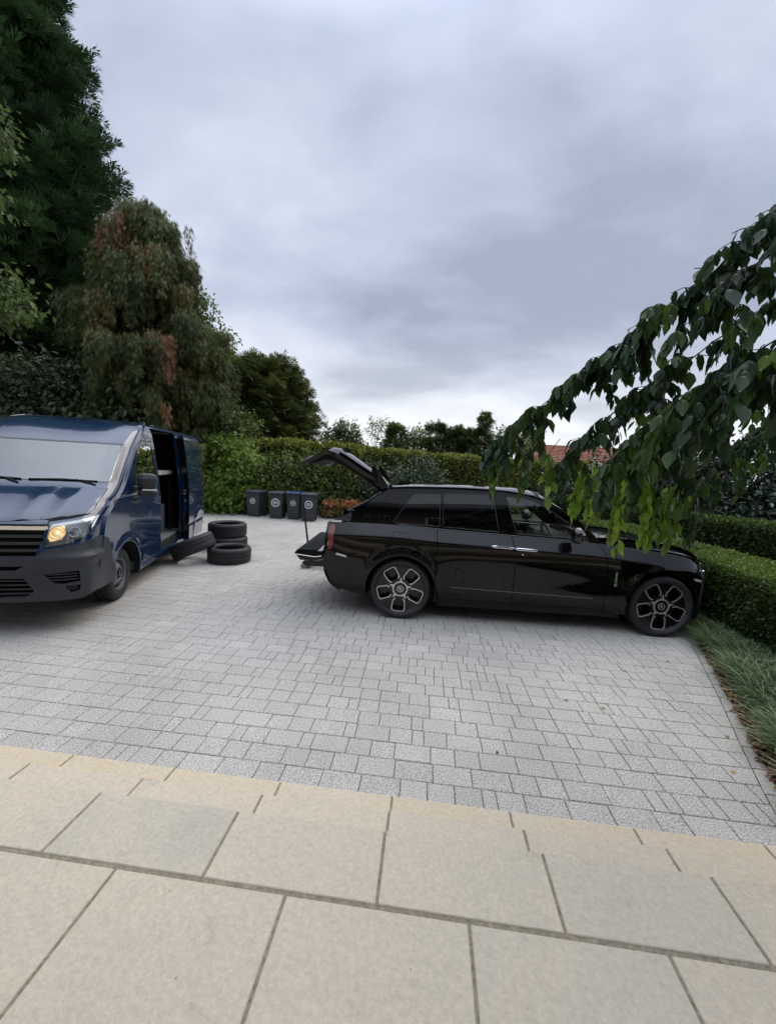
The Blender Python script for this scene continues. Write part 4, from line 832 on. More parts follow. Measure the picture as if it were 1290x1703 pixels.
def leaves(name, P, D, U, L, W, T, tmpl, m, parent=None, wig=0.0):
    """one mesh of many leaves: base P, direction D, up U, length L, width W, tint T"""
    P = np.asarray(P, float); n = len(P); D = nrmz(np.asarray(D, float)); U = np.asarray(U, float); U = nrmz(U - D * (U * D).sum(-1, keepdims=True)); Sd = np.cross(U, D)
    L = np.broadcast_to(np.asarray(L, float), (n,)); W = np.broadcast_to(np.asarray(W, float), (n,)); T = np.broadcast_to(np.asarray(T, float), (n,))
    tv, tf = tmpl; k = len(tv)
    V = P[:, None] + D[:, None] * (tv[None, :, 0:1] * L[:, None, None]) + Sd[:, None] * (tv[None, :, 1:2] * W[:, None, None]) + U[:, None] * (tv[None, :, 2:3] * L[:, None, None])
    V = V.reshape(-1, 3); F = (tf[None] + (np.arange(n) * k)[:, None, None]).reshape(-1, 3)
    me = bpy.data.meshes.new(name); me.vertices.add(len(V)); me.vertices.foreach_set('co', V.astype(np.float32).ravel()); me.loops.add(F.size); me.loops.foreach_set('vertex_index', F.astype(np.int32).ravel())
    me.polygons.add(len(F)); me.polygons.foreach_set('loop_start', (np.arange(len(F)) * 3).astype(np.int32)); me.polygons.foreach_set('loop_total', np.full(len(F), 3, np.int32))
    a = me.attributes.new('tint', 'FLOAT', 'POINT'); a.data.foreach_set('value', np.repeat(np.clip(T, 0, 1), k).astype(np.float32)); me.materials.append(m); me.update(); me.validate()
    o = bpy.data.objects.new(name, me); C.objects.link(o)
    if parent: o.parent = parent
    return o
def rdir(n, rng=RNG): return nrmz(rng.normal(size=(n, 3)))
def lump(P, sc=1.0, seed=0):
    """cheap smooth 3-D noise in 0..1 for clump-sized tone changes"""
    r = np.random.default_rng(seed); s = np.zeros(len(P))
    for k in range(6):
        d = r.normal(size=3) * sc * (1 + .5 * k); s += np.sin(P @ d + r.uniform(0, 6.28)) / (1 + .25 * k)
    return np.clip(.5 + s / 6.5, 0, 1)
def limb(p0, p1, sag, n=6):
    p0, p1 = Vector(p0), Vector(p1); return [p0.lerp(p1, t / n) + Vector((0, 0, sag * 4 * (t / n) * (1 - t / n))) for t in range(n + 1)]
class Acc:
    def __init__(s): s.a = [[], [], [], [], [], []]
    def add(s, *a):
        n = len(a[0])
        for l, x in zip(s.a, a): x = np.asarray(x, float); l.append(np.broadcast_to(x, (n,) + x.shape[1:] if x.ndim > 1 else (n,)) if x.ndim != 1 or len(x) == n else np.tile(x, (n, 1)))
    def cat(s): return [np.concatenate(l) for l in s.a]

def conifer(name, loc, H, rfun, z0, m, label, group, nb=300, ns=90, sl=.42, up=.35, tm=T_SPRAY, bark='bark', trunk_r=.3, seed=1, tintb=(.2, .7), cat='tree', droop=.0, tw=.9):
    rng = np.random.default_rng(seed); rt = empty(name, loc, 0, label, cat, group); tr = MB(); lean = rng.normal(size=2) * .1
    tr.tube([(lean[0] * math.sin(t * 3), lean[1] * math.sin(t * 2), H * t) for t in [k / 8 for k in range(9)]], [trunk_r * (1 - .93 * k / 8) for k in range(9)], 10)
    A = Acc()
    for b in range(nb):
        z = z0 + (H - z0) * (rng.uniform() ** .9) * .985; az = rng.uniform(0, 2 * PI); R = rfun(z) * rng.uniform(.74, 1.10); R = max(R, .15)
        u = up * rng.uniform(.3, 1.3); d = np.array([math.cos(az), math.sin(az), u - droop]); q0 = np.array([0, 0, z - R * (u - droop) * .6])
        tip = q0 + np.array([math.cos(az) * R, math.sin(az) * R, R * (u - droop)])
        if R > .7 and b % 3 == 0: tr.tube([Vector(q0), Vector(q0 + (tip - q0) * .5 + (0, 0, -.04 * R)), Vector(q0 + (tip - q0) * .9)], [.03 + .012 * R, .025, .008], 5, False)
        n = int(ns * (.35 + R / 4)); t = 1 - rng.uniform(0, 1, n) ** 1.6 * .72; lat = rng.normal(size=(n, 3)) * (.10 + .16 * R * (1.15 - t))[:, None]; lat[:, 2] *= .55
        P = q0 + (tip - q0) * t[:, None] + lat; P[:, 2] += .10 * R * (t - .5) ** 2
        D = nrmz(d * .8 + rdir(n, rng) * .62 + nrmz(lat) * .35); U = np.array([0, 0, 1.]) + rdir(n, rng) * .7
        T = rng.uniform(*tintb) * .6 + .4 * lump(P, .7, seed) + rng.normal(size=n) * .09 + .10 * (t - .75)
        A.add(P, D, U, sl * rng.uniform(.6, 1.25, n), np.full(n, sl * tw), T)
    tr.build('trunk', K[bark], rt); a = A.cat(); leaves('crown', *a, tm, LM[m], rt); return rt
def broad(name, loc, H, blobs, m, label, group=None, dens=260, ls=.16, seed=1, bark='greybark', trunk_r=.16, cat='tree', tm=T_RH, tint=(.15, .85), shell=.55, hang=.3):
    """blobs: (x,y,z,rx,rz) leaf masses relative to loc, each fed by a limb"""
    rng = np.random.default_rng(seed); rt = empty(name, loc, 0, label, cat, group); tr = MB(); top = max(b[2] for b in blobs)
    tr.tube([(0, 0, 0), (.05, .03, H * .25), (-.04, .05, H * .5), (.02, 0, min(top, H * .8))], [trunk_r, trunk_r * .8, trunk_r * .55, trunk_r * .15], 10); A = Acc()
    for x, y, z, rx, rz in blobs:
        zb = z * rng.uniform(.35, .6); tr.tube(limb((0, 0, min(zb, H * .6)), (x, y, z), .12 * abs(x) + .05), [trunk_r * .38, trunk_r * .3, trunk_r * .25, trunk_r * .2, trunk_r * .15, trunk_r * .1, .01], 6, False)
        nt = max(8, int(26 * rx * rx * 4)); tips = rdir(nt, rng) * (rng.uniform(.25, 1.0, nt) ** shell)[:, None] * np.array([rx, rx, rz]) + (x, y, z)
        base = rng.uniform(*tint)
        for k in range(0, nt, 5): tr.tube([(x, y, z), tuple((tips[k] + (x, y, z)) / 2 + (0, 0, .05)), tuple(tips[k])], [.02, .012, .004], 4, False)
        n = int(dens * rx * rx * 4); c = tips[rng.integers(0, nt, n)]; P = c + rng.normal(size=(n, 3)) * (.16 * rx + .06) * np.array([1, 1, .8]); out = nrmz(P - (x, y, z))
        D = nrmz(out * .5 + rdir(n, rng) * .8 + np.array([0, 0, -hang])); U = out * .5 + rdir(n, rng) * .7 + np.array([0, 0, .6])
        T = base * .45 + .4 * lump(P, 1.1, seed) + rng.normal(size=n) * .10 + .10
        A.add(P, D, U, ls * rng.uniform(.6, 1.3, n), np.full(n, ls * .6), T)
    tr.build('trunk', K[bark], rt); leaves('crown', *A.cat(), tm, LM[m], rt); return rt
def hedge(name, path, z1, wid, m, label, dens, ls, seed=1, group=None, cat='hedge', toptint=.2, z0=0, rough=.08, tint=(.15, .55), tm=T_RH, sides=(1, 1)):
    """a clipped wall of leaves along path [(x,y)..]; added solid core inside, dark as inner shade"""
    rng = np.random.default_rng(seed); x0, y0 = path[0]; rt = empty(name, (x0, y0, 0), 0, label, cat, group); path = [(a - x0, b - y0) for a, b in path]; A = Acc(); core = MB()
    for (xa, ya), (xb, yb) in zip(path, path[1:]):
        d = np.array([xb - xa, yb - ya, 0.]); L = np.linalg.norm(d); d /= L; nn = np.array([-d[1], d[0], 0.]); h = z1 - z0; zz = np.array([0, 0, 1.]); o = np.array([xa, ya, z0])
        c = .09 + ls * .5
        cs = [(s * (wid / 2 - c), zc_) for s, zc_ in ((-1, 0), (1, 0), (1, h - c), (-1, h - c))]
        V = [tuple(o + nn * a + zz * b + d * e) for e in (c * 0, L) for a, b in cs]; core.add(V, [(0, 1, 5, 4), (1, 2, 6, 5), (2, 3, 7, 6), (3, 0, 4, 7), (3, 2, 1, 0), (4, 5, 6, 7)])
        for area, fn, nr in ((L * h * sides[0], lambda a, b: d * (a * L)[:, None] + nn * (wid / 2) + zz * (b * h)[:, None], nn), (L * h * sides[1], lambda a, b: d * (a * L)[:, None] - nn * (wid / 2) + zz * (b * h)[:, None], -nn),
                             (L * wid, lambda a, b: d * (a * L)[:, None] + nn * ((b - .5) * wid)[:, None] + zz * h, zz), (wid * h, lambda a, b: nn * ((b - .5) * wid)[:, None] + zz * (a * h)[:, None], -d), (wid * h, lambda a, b: d * L + nn * ((b - .5) * wid)[:, None] + zz * (a * h)[:, None], d)):
            n = int(area * dens); 
            if n < 4: continue
            P = o + fn(rng.uniform(0, 1, n), rng.uniform(0, 1, n)); istop = nr[2] > .5
            dep = rng.uniform(0, 1, n) ** 1.5 * (.10 + ls * .8) + (lump(P, 1.6, seed + 3) - .5) * rough * -1.6 + (lump(P, 5, seed + 5) - .5) * rough * .7
            P = P - nr * dep[:, None]; D = nrmz(nr * .55 + rdir(n, rng) * .8 + zz * .25); U = nr + rdir(n, rng) * .8
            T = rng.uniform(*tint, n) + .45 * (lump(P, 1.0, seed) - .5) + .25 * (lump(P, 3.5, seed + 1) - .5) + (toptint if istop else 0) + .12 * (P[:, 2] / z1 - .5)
            A.add(P, D, U, ls * rng.uniform(.6, 1.35, n), np.full(n, ls * .62), T)
    core.build('shade_core', K['hedgecore'], rt); leaves('foliage', *A.cat(), tm, LM[m], rt); return rt  # added solid core, painted dark like the shaded inside, blocks the view through

# ------------------------------------------------------------------ trees at the left
bigR = lambda z: float(np.interp(z, [0, 3, 8, 13, 17, 20, 23, 27, 29], [5.6, 6.2, 6.3, 5.9, 4.8, 4.0, 3.0, 1.4, .4]))
conifer('cypress_tree', (-21.2, 17.2, 0), 28, bigR, 1.5, 'conifer', 'towering dark green conifer filling the upper left corner', None, nb=980, ns=95, sl=.50, up=.55, seed=3, trunk_r=.5, tintb=(.1, .8))
# weeping, part-browned cypress
def weeping(loc, H):
    rng = np.random.default_rng(12); rt = empty('weeping_cypress', loc, 0, 'drooping olive green cypress with rusty brown dead patches behind the van', 'tree'); tr = MB()
    for a, b in ((0, 0), (.32, .2), (-.5, .3)): tr.tube([(a, b, 0), (a * .7, b, H * .35), (a * .3, b * .2, H * .7), (0, 0, H * .96)], [.13, .10, .06, .015], 8)
    A = Acc(); R = lambda z: float(np.interp(z, [2.0, 4, 5.5, 7.0, 8.5, 9.8, 10.6], [2.4, 2.7, 2.6, 2.15, 1.5, .85, .2]))
    brown = [(np.array([1.8, -1.3, 5.6]), .75), (np.array([-2.0, -1.2, 4.9]), .8), (np.array([-.6, -1.0, 9.2]), .7), (np.array([.8, -1.0, 8.8]), .4), (np.array([-.2, -2.3, 6.4]), .4), (np.array([-1.9, -.4, 6.6]), .4)]
    for b in range(175):
        z = 2.4 + (H - 2.6) * rng.uniform() ** .8; az = rng.uniform(0, 2 * PI); r = R(z) * rng.uniform(.55, 1.22); c, sn = math.cos(az), math.sin(az); lift = rng.uniform(.25, .6) * r
        arm = [np.array([c * r * t, sn * r * t, z - .35 * r + lift * math.sin(t * 2.1) + .05 * rng.normal()]) for t in (0, .25, .5, .75, 1.0)]
        tr.tube([tuple(q) for q in arm], [.045, .034, .024, .014, .005], 5, False); hue = rng.uniform(.05, .55)
        for k in range(int(8 + 11 * r / 2)):
            t = rng.uniform(.3, 1.0) * 4; i = min(3, int(t)); top = arm[i] + (arm[i + 1] - arm[i]) * (t - i) + rng.normal(size=3) * np.array([.16, .16, .05])
            ln = rng.uniform(.35, 1.5) * min(1, z / 4.5); n = int(70 * ln) + 10; u = rng.uniform(0, 1, n); out = np.array([c, sn, 0.])
            P = top + out * (.16 * np.sqrt(u))[:, None] + np.array([0, 0, -1.]) * (u ** 1.1 * ln)[:, None] + rng.normal(size=(n, 3)) * np.array([.085, .085, .04]) * (1.2 - .7 * u)[:, None]
            D = nrmz(np.array([0, 0, -1.]) + out * .25 + rdir(n, rng) * .40); T = hue + rng.normal() * .06 + rng.normal(size=n) * .07
            if any(np.linalg.norm(top - q) < w * rng.uniform(.6, 1.25) for q, w in brown) or rng.uniform() < .02: T = rng.uniform(.72, .98) + rng.normal(size=n) * .06
            A.add(P, D, rdir(n, rng), .25 * rng.uniform(.6, 1.3, n), np.full(n, .11), T)
    tr.build('trunk', K['bark'], rt); leaves('crown', *A.cat(), T_DROOP, LM['weeping'], rt); return rt
weeping((-10.2, 14.2, 0), 10.7)
broad('birch_tree', (-10.1, 16.6, 0), 8.6, [(.5, -.2, 7.6, .75, .8), (.9, 0, 6.6, .9, .8), (.6, .2, 5.5, .95, .8), (.9, -.2, 4.9, .7, .7), (.2, 0, 8.4, .6, .6), (0, 0, 4.2, 1.2, .9), (.6, 0, 3.3, 1.2, .8)], 'broad', 'light leafy tree showing its thin outer twigs right of the drooping cypress', dens=230, ls=.17, seed=5, trunk_r=.12, tint=(.2, .8), hang=.6)
broad('maple_tree', (-13.2, 9.6, 0), 10.5, [(1.75, .6, 9.75, .55, .75), (1.4, .5, 8.2, .55, .45), (1.9, .4, 6.25, .62, .50), (2.45, .5, 5.55, .42, .38), (1.5, .3, 5.2, .5, .3), (.6, .3, 9.8, .9, .9), (.4, 0, 7.0, 1.0, .9), (0, 0, 5.5, 1.0, .8), (-.6, 0, 8.6, 1.2, 1.1)], 'maple', 'pale green maple whose branch tips reach in at the left edge', dens=210, ls=.19, seed=8, trunk_r=.2, tint=(.2, .8), hang=.7)
broad('laurel_shrub', (-12.6, 12.6, 0), 4.6, [(-.6, 0, 4.0, 1.2, 1.0), (1.0, .2, 4.0, 1.1, .9), (2.4, .3, 3.5, 1.0, .9), (0, -.2, 2.8, 1.5, 1.1), (2.0, 0, 2.3, 1.4, 1.0), (-1.6, 0, 2.8, 1.2, 1.1), (.5, 0, 1.3, 1.6, 1.0)], 'shrub', 'dark broad leaved shrub rising right behind the roof of the blue van', cat='shrub', dens=330, ls=.20, seed=9, trunk_r=.1, tm=T_LEAF)
broad('holly_shrub', (-8.4, 15.6, 0), 4.2, [(0, 0, 3.4, 1.2, .9), (1.0, 0, 2.9, .9, .8), (-1.0, 0, 2.6, 1.2, 1.0), (0, 0, 1.5, 1.5, 1.2)], 'broad', 'mid green shrub filling the gap between the van and the bushy conifer', cat='shrub', dens=320, ls=.16, seed=10, trunk_r=.08, tint=(0, .4))
# mid-distance conifer and the far row
midR = lambda z: float(np.interp(z, [0, 2, 4, 6, 7.2, 8.2, 8.8], [3.3, 3.4, 3.3, 2.7, 2.0, 1.1, .5]))
conifer('pine_tree', (-10.7, 24.3, 0), 7.7, lambda z: midR(z) * 1.08, .8, 'pine', 'broad dark evergreen with a ragged top standing behind the hedge', None, nb=330, ns=95, sl=.42, up=.25, seed=21, trunk_r=.25, tintb=(.1, .9), tm=T_SPRAY2)
conifer('pine_tree', (-12.6, 25.3, 0), 7.2, lambda z: midR(z * 1.15) * .72, .8, 'pine', 'smaller dark evergreen against the left flank of the broad one', None, nb=190, ns=90, sl=.42, up=.3, seed=22, trunk_r=.2, tintb=(.2, .9), tm=T_SPRAY2)
FT = 'trees beyond the hedge'
broad('dark_tree', (-6.9, 31, 0), 5.0, [(-.5, 0, 4.0, .8, .8), (.5, 0, 4.5, .9, .7), (1.2, 0, 3.7, .8, .7), (0, 0, 3.1, 1.3, .8)], 'far', 'dark rounded tree just right of the broad evergreen, beyond the hedge', FT, dens=260, ls=.22, seed=31, tint=(0, .3))
broad('thin_tree', (-4.3, 32, 0), 5.8, [(-.3, 0, 5.3, .5, .4), (.3, 0, 5.0, .55, .4), (-.5, 0, 4.6, .4, .4), (.2, 0, 4.1, .5, .4), (.6, 0, 5.5, .4, .3)], 'far', 'thin see through tree with bare stems, tallest of the far row', FT, dens=110, ls=.16, seed=32, trunk_r=.07, tint=(.2, .6))
conifer('green_conifer', (-2.6, 31, 0), 5.0, lambda z: 1.25 * (1 - z / 5.6) + .25, .4, 'far', 'olive green conifer right of the thin tree, beyond the hedge', FT, nb=110, ns=60, sl=.36, up=.5, seed=33, trunk_r=.1, tintb=(.2, .7))
broad('yellow_tree', (-1.2, 31.5, 0), 5.0, [(0, 0, 4.3, .9, .7), (.6, 0, 3.9, .7, .6), (-.5, 0, 3.6, .8, .6)], 'far', 'yellowish green tree in the middle of the far row', FT, dens=240, ls=.2, seed=34, tint=(.7, 1))
for k, (x, h, r, lab) in enumerate(((.35, 5.2, 1.25, 'dark green conifer right of the yellowish tree'), (1.7, 5.1, 1.15, 'dark conifer in the middle of three above the car roof'), (2.7, 5.0, 1.0, 'dark conifer left of the pointed fir in the far row'))):
    conifer('dark_conifer', (x, 30.5 + .3 * k, 0), h, lambda z, r=r, h=h: r * (1.05 - (z / h) ** 2.5 * .8), .4, 'far', lab, FT, nb=120, ns=60, sl=.36, up=.5, seed=40 + k, trunk_r=.1, tintb=(0, .35))
conifer('fir_tree', (3.75, 30, 0), 6.1, lambda z: 1.05 * (1 - z / 6.3) + .12, .4, 'far', 'pointed fir rising above the far row right of centre', FT, nb=120, ns=50, sl=.36, up=.2, seed=44, trunk_r=.1, tintb=(.1, .45))
broad('garden_tree', (5.2, 29, 0), 5.2, [(0, 0, 4.4, .9, .7), (.8, 0, 4.0, .9, .7), (-.6, 0, 3.8, .7, .7)], 'far', 'mid green tree right of the pointed fir, half behind the hanging cherry leaves', FT, dens=240, ls=.2, seed=45, tint=(.2, .6))
conifer('garden_conifer', (8.4, 36, 0), 6.4, lambda z: 1.2 * (1 - z / 6.8) + .12, .4, 'far', 'dark conifer behind the red roofed bungalow', FT, nb=110, ns=50, sl=.36, up=.2, seed=46, trunk_r=.1, tintb=(.0, .35))

# ------------------------------------------------------------------ hedges and shrubs
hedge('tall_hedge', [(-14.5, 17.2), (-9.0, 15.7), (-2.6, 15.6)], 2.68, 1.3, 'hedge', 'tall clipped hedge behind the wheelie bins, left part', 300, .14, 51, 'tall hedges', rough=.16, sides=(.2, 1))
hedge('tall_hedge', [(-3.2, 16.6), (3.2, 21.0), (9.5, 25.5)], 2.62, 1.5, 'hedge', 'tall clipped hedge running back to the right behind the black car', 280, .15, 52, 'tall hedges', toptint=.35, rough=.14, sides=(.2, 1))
broadbl = [(0, 0, 1.9, .75, .8), (-.35, -.1, 1.1, .85, .8), (.45, -.1, 1.3, .8, .8), (.9, 0, .6, .65, .55), (-.1, -.3, .5, .95, .5), (-.15, 0, 2.45, .38, .38), (.6, -.1, 1.9, .55, .5)]
broad('bushy_conifer', (-7.25, 14.3, 0), 2.6, broadbl, 'bushy', 'bright green bushy conifer spilling onto the drive left of the bins', cat='shrub', dens=620, ls=.15, seed=55, trunk_r=.07, tm=T_BUNCH, tint=(.1, .8), shell=.35)
for k, (x, y, h, lab) in enumerate(((-5.75, 14.5, 2.3, 'twiggy olive shrub behind the purple lidded bin'), (-4.85, 14.6, 2.4, 'twiggy olive shrub behind the middle bins'), (-4.0, 14.8, 2.5, 'twiggy yellow green shrub behind the bin nearest the flowers'))):
    rt = broad('leafy_shrub', (x, y, 0), h, [(-.2, 0, h - .45, .5, .4), (.25, 0, h - .6, .5, .45), (0, -.1, h * .55, .6, .5), (-.3, 0, h * .35, .5, .45), (.35, 0, h * .3, .5, .4)], 'broad', lab, 'shrubs behind the bins', cat='shrub', dens=260, ls=.12, seed=60 + k, trunk_r=.04, tint=(.3, .9))
broad('round_bush', (-.45, 16.6, 0), 2.35, [(0, 0, 1.75, .85, .6), (-.4, -.1, 1.1, .8, .7), (.45, -.1, 1.1, .8, .7), (0, 0, .5, .95, .5)], 'shrub', 'dark rounded bush standing against the hedge above the car roof', cat='shrub', dens=650, ls=.12, seed=70, trunk_r=.06, tint=(0, .4), shell=.3)
broad('dark_bush', (-2.7, 15.7, 0), 2.2, [(0, 0, 1.6, .9, .6), (.8, -.1, 1.2, .8, .7), (-.7, -.1, 1.1, .8, .7), (1.7, 0, 1.2, .8, .7), (.4, 0, .6, 1.2, .6)], 'shrub', 'dark green bush behind the orange flowers under the open tailgate', cat='shrub', dens=520, ls=.12, seed=71, trunk_r=.06, tint=(.2, .8), shell=.3)
rng = np.random.default_rng(77)
for k, (x, y, r, lab) in enumerate(((-3.35, 14.35, .34, 'orange flowering clump beside the last wheelie bin'), (-2.75, 14.45, .34, 'second orange flowering clump right of the bins'), (-2.15, 14.5, .36, 'orange flowering clump nearest the raised tailgate of the car'), (-1.5, 14.6, .36, 'orange flowering clump behind the rear pillar of the car'))):
    broad('flowering_plant', (x, y, 0), .62, [(0, 0, .30, r, .26), (-.12, 0, .18, r * .8, .18)], 'flower', lab, 'orange flowering plants by the bins', cat='plant', dens=1100, ls=.065, seed=80 + k, trunk_r=.01, tint=(0, .1), shell=.5)
    n = 150; rt = [o for o in bpy.data.objects if o.name.startswith('flowering_plant')][-1]
    rt = bpy.data.objects['flowering_plant' + ('' if k == 0 else '.%03d' % k)]
    P = rdir(n, rng) * np.array([r * 1.15, r, .17]) * rng.uniform(.3, 1, n)[:, None] + (0, -.05, .50 + .05 * (k % 2)); leaves('flower_heads', P, rdir(n, rng) + np.array([0, 0, .8]), rdir(n, rng), .085, .06, rng.uniform(.6, 1, n), T_BUNCH, LM['flower'], rt)
# low clipped hedges at the right
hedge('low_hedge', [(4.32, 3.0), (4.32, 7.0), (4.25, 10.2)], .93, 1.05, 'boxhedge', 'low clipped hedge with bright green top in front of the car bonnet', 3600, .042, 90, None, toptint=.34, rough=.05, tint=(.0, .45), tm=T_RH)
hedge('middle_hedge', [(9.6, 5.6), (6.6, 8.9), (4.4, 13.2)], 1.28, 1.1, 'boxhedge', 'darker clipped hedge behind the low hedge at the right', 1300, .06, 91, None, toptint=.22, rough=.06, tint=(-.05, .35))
broad('laurel_bush', (8.0, 11.8, 0), 3.0, [(-1.5, 0, 2.0, .9, .8), (-.4, 0, 2.3, 1.0, .9), (.9, -.2, 2.3, 1.0, .9), (-1.0, -.2, 1.2, 1.0, .8), (.4, -.3, 1.2, 1.2, .9), (2.0, -.3, 2.2, 1.1, 1.0), (2.0, -.3, 1.1, 1.1, 1.0)], 'laurel', 'glossy dark laurel behind the clipped hedges at the right', cat='shrub', dens=330, ls=.15, seed=93, trunk_r=.08, tm=T_LEAF, tint=(.1, .9), shell=.3)
broad('laurel_bush', (5.7, 13.6, 0), 2.6, [(-1.0, 0, 1.7, .9, .7), (.2, 0, 1.8, 1.0, .8), (-.4, -.2, .9, 1.1, .8)], 'laurel', 'dark laurel beyond the end of the clipped hedge, above the bonnet', cat='shrub', dens=330, ls=.14, seed=94, trunk_r=.08, tm=T_LEAF, tint=(.2, 1), shell=.3)

# planting bed: soil, grass-like border plants, fallen leaves
g = MB(); ys = [1.4 + .25 * k for k in range(22)]; g.add([(border_x(y) + .004 * math.sin(y * 40), y, .004) for y in ys] + [(3.9 + max(0, y - 6), y, .03) for y in ys], [(k, k + 1, 23 + k, 22 + k) for k in range(21)])
g.add([(3.9, 1.4, .03), (14, 1.4, .03), (14, 14.5, .03), (3.9, 14.5, .03)], [(0, 1, 2, 3)]); g.add([(-22, 15.05, .02), (12, 15.05, .02), (12, 19.5, .02), (-22, 19.5, .02)], [(0, 1, 2, 3)]); g.add([(-3.8, 14.2, .014), (3, 14.2, .014), (3, 15.05, .014), (-3.8, 15.05, .014)], [(0, 1, 2, 3)])
tag(g.build('planting_bed', K['soil']), kind='structure')
rng = np.random.default_rng(99); Pn = []; 
tufts = []
for k in range(105):
    y = rng.uniform(2.25, 5.55); x = rng.uniform(border_x(y) + .14, 3.86)
    for j in range(7): q = rng.normal(size=2) * .05; tufts.append((max(x + q[0], border_x(y) + .08), y + q[1]))
P, D, L, T = [], [], [], []
for x, y in tufts:
    nb = rng.integers(18, 30); az = rng.uniform(0, 2 * PI, nb); el = rng.uniform(.75, 1.45, nb); tt = rng.uniform(.1, .75)
    P.append(np.stack([x + rng.normal(size=nb) * .015, y + rng.normal(size=nb) * .015, np.full(nb, .02)], 1)); D.append(np.stack([np.cos(az) * np.cos(el), np.sin(az) * np.cos(el), np.sin(el)], 1)); L.append(rng.uniform(.18, .40, nb)); T.append(tt + rng.normal(size=nb) * .15)
P, D, L, T = map(np.concatenate, (P, D, L, T))
# each blade in two pieces that arch over
U = np.cross(np.cross(D, (0, 0, 1.)), D); 
def blades():
    t = [0, .3, .6, .85, 1.0]; k = 9; n = len(P); hz_ = D.copy(); hz_[:, 2] = 0; hz_ = nrmz(hz_); sd = np.cross(D, (0, 0, 1.)); sd = nrmz(sd); V = np.zeros((n, k, 3))
    for i, s in enumerate(t):
        c = P + D * (s * L)[:, None] + hz_ * (.42 * s * s * L)[:, None] + np.array([0, 0, -1.]) * (.38 * s ** 2.2 * L)[:, None]; w = .0048 * (1 - .55 * s)
        if i < 4: V[:, 2 * i] = c - sd * w; V[:, 2 * i + 1] = c + sd * w
        else: V[:, 8] = c
    f = np.array([(0, 1, 3), (0, 3, 2), (2, 3, 5), (2, 5, 4), (4, 5, 7), (4, 7, 6), (6, 7, 8)]); F = (f[None] + (np.arange(n) * k)[:, None, None]).reshape(-1, 3); V = V.reshape(-1, 3)
    me = bpy.data.meshes.new('border_grass'); me.vertices.add(len(V)); me.vertices.foreach_set('co', V.astype(np.float32).ravel()); me.loops.add(F.size); me.loops.foreach_set('vertex_index', F.astype(np.int32).ravel()); me.polygons.add(len(F))
    me.polygons.foreach_set('loop_start', (np.arange(len(F)) * 3).astype(np.int32)); me.polygons.foreach_set('loop_total', np.full(len(F), 3, np.int32)); a = me.attributes.new('tint', 'FLOAT', 'POINT'); a.data.foreach_set('value', np.repeat(np.clip(T, 0, 1), k).astype(np.float32)); me.materials.append(LM['grass']); me.update(); me.validate()
    o = bpy.data.objects.new('border_grass', me); C.objects.link(o); return o
tag(blades(), 'grass like green border plants along the right edge of the drive', 'grass', kind='stuff')
n = 1500; y = rng.uniform(2.1, 5.6, n); x = np.array([border_x(v) for v in y]) + np.abs(rng.normal(size=n)) * .09 - .015; P2 = np.stack([x, y, rng.uniform(.010, .035, n)], 1)
d = rdir(n, rng); d[:, 2] *= .35; tag(leaves('leaf_litter', P2, d, np.array([0, 0, 1.]) + rdir(n, rng) * .4, rng.uniform(.02, .055, n), .026, rng.uniform(0, 1, n) ** 1.3, T_LEAF, LM['litter']), 'brown leaf litter along the border edge', 'leaf litter', kind='stuff')
FL = [((1.63, 3.47), .045, .8, 'small curled fallen leaf on the paving, left of a similar one'), ((1.33, 3.50), .05, .75, 'curled fallen leaf farthest left on the open paving'), ((2.22, 2.83), .042, .95, 'pale yellow fallen leaf nearest the terrace at the right'), ((2.47, 3.22), .036, 1, 'cream fallen leaf close to the border edging'), ((2.63, 3.05), .05, .9, 'yellow fallen leaf lying right at the border edging'),
      ((.60, 2.72), .03, .1, 'tiny reddish leaf fragment on the paving near the middle steps'), ((2.75, 4.55), .035, .15, 'dark red fallen leaf on the paving near the front wheel'), ((2.15, 4.2), .03, .05, 'dark leaf speck on the paving short of the front wheel')]
for (x, y), s, t, lab in FL:
    a = rng.uniform(0, 6.28); o = leaves('fallen_leaf', [(x, y, .006)], [(math.cos(a), math.sin(a), .05)], [(0.1, 0, 1)], s, s * .8, t, T_LEAF, LM['litter']); tag(o, lab, 'leaf', 'fallen leaves on the paving')

# bungalow with the red roof beyond the gardens
bh = empty('bungalow', (7.2, 31, 0), 0, 'low house with a red tiled roof beyond the hedges at the right', 'house')
MB().box((.3, 0, 0), (14, 7, 2.75)).build('wall', K['brick'], bh)
rf = MB(); rf.add([(0, -.4, 2.7), (14.4, -.4, 2.7), (12.2, 3.5, 4.45), (2.2, 3.5, 4.45), (0, 7.4, 2.7), (14.4, 7.4, 2.7)], [(0, 1, 2, 3), (5, 4, 3, 2), (4, 0, 3), (1, 5, 2), (0, 4, 5, 1)])
for k in range(14): y0 = -.4 + 3.9 * k / 14; z0 = 2.72 + 1.75 * k / 14; x0 = 2.2 * k / 14; rf.box((x0, y0, z0), (14.4 - x0, y0 + .27, z0 + .035))
rfo = rf.build('roof', K['rooftile'], bh); MB().box((9.5, 3.2, 4.2), (10.1, 3.8, 5.0), .02).build('chimney', K['brick'], rfo)
for x in (2, 5, 8, 11):
    w_ = MB().box((x, -.06, 1.0), (x + 1.4, -.01, 2.2), .01).build('window', K['frame'], bh); MB().box((x + .08, -.075, 1.08), (x + 1.32, -.065, 2.12)).build('pane', K['roomshade'], w_)  # opaque panes coloured dark in place of shaded rooms behind
MB().box((0, -.46, 2.62), (14.4, -.40, 2.72)).build('gutter', K['void'], bh)

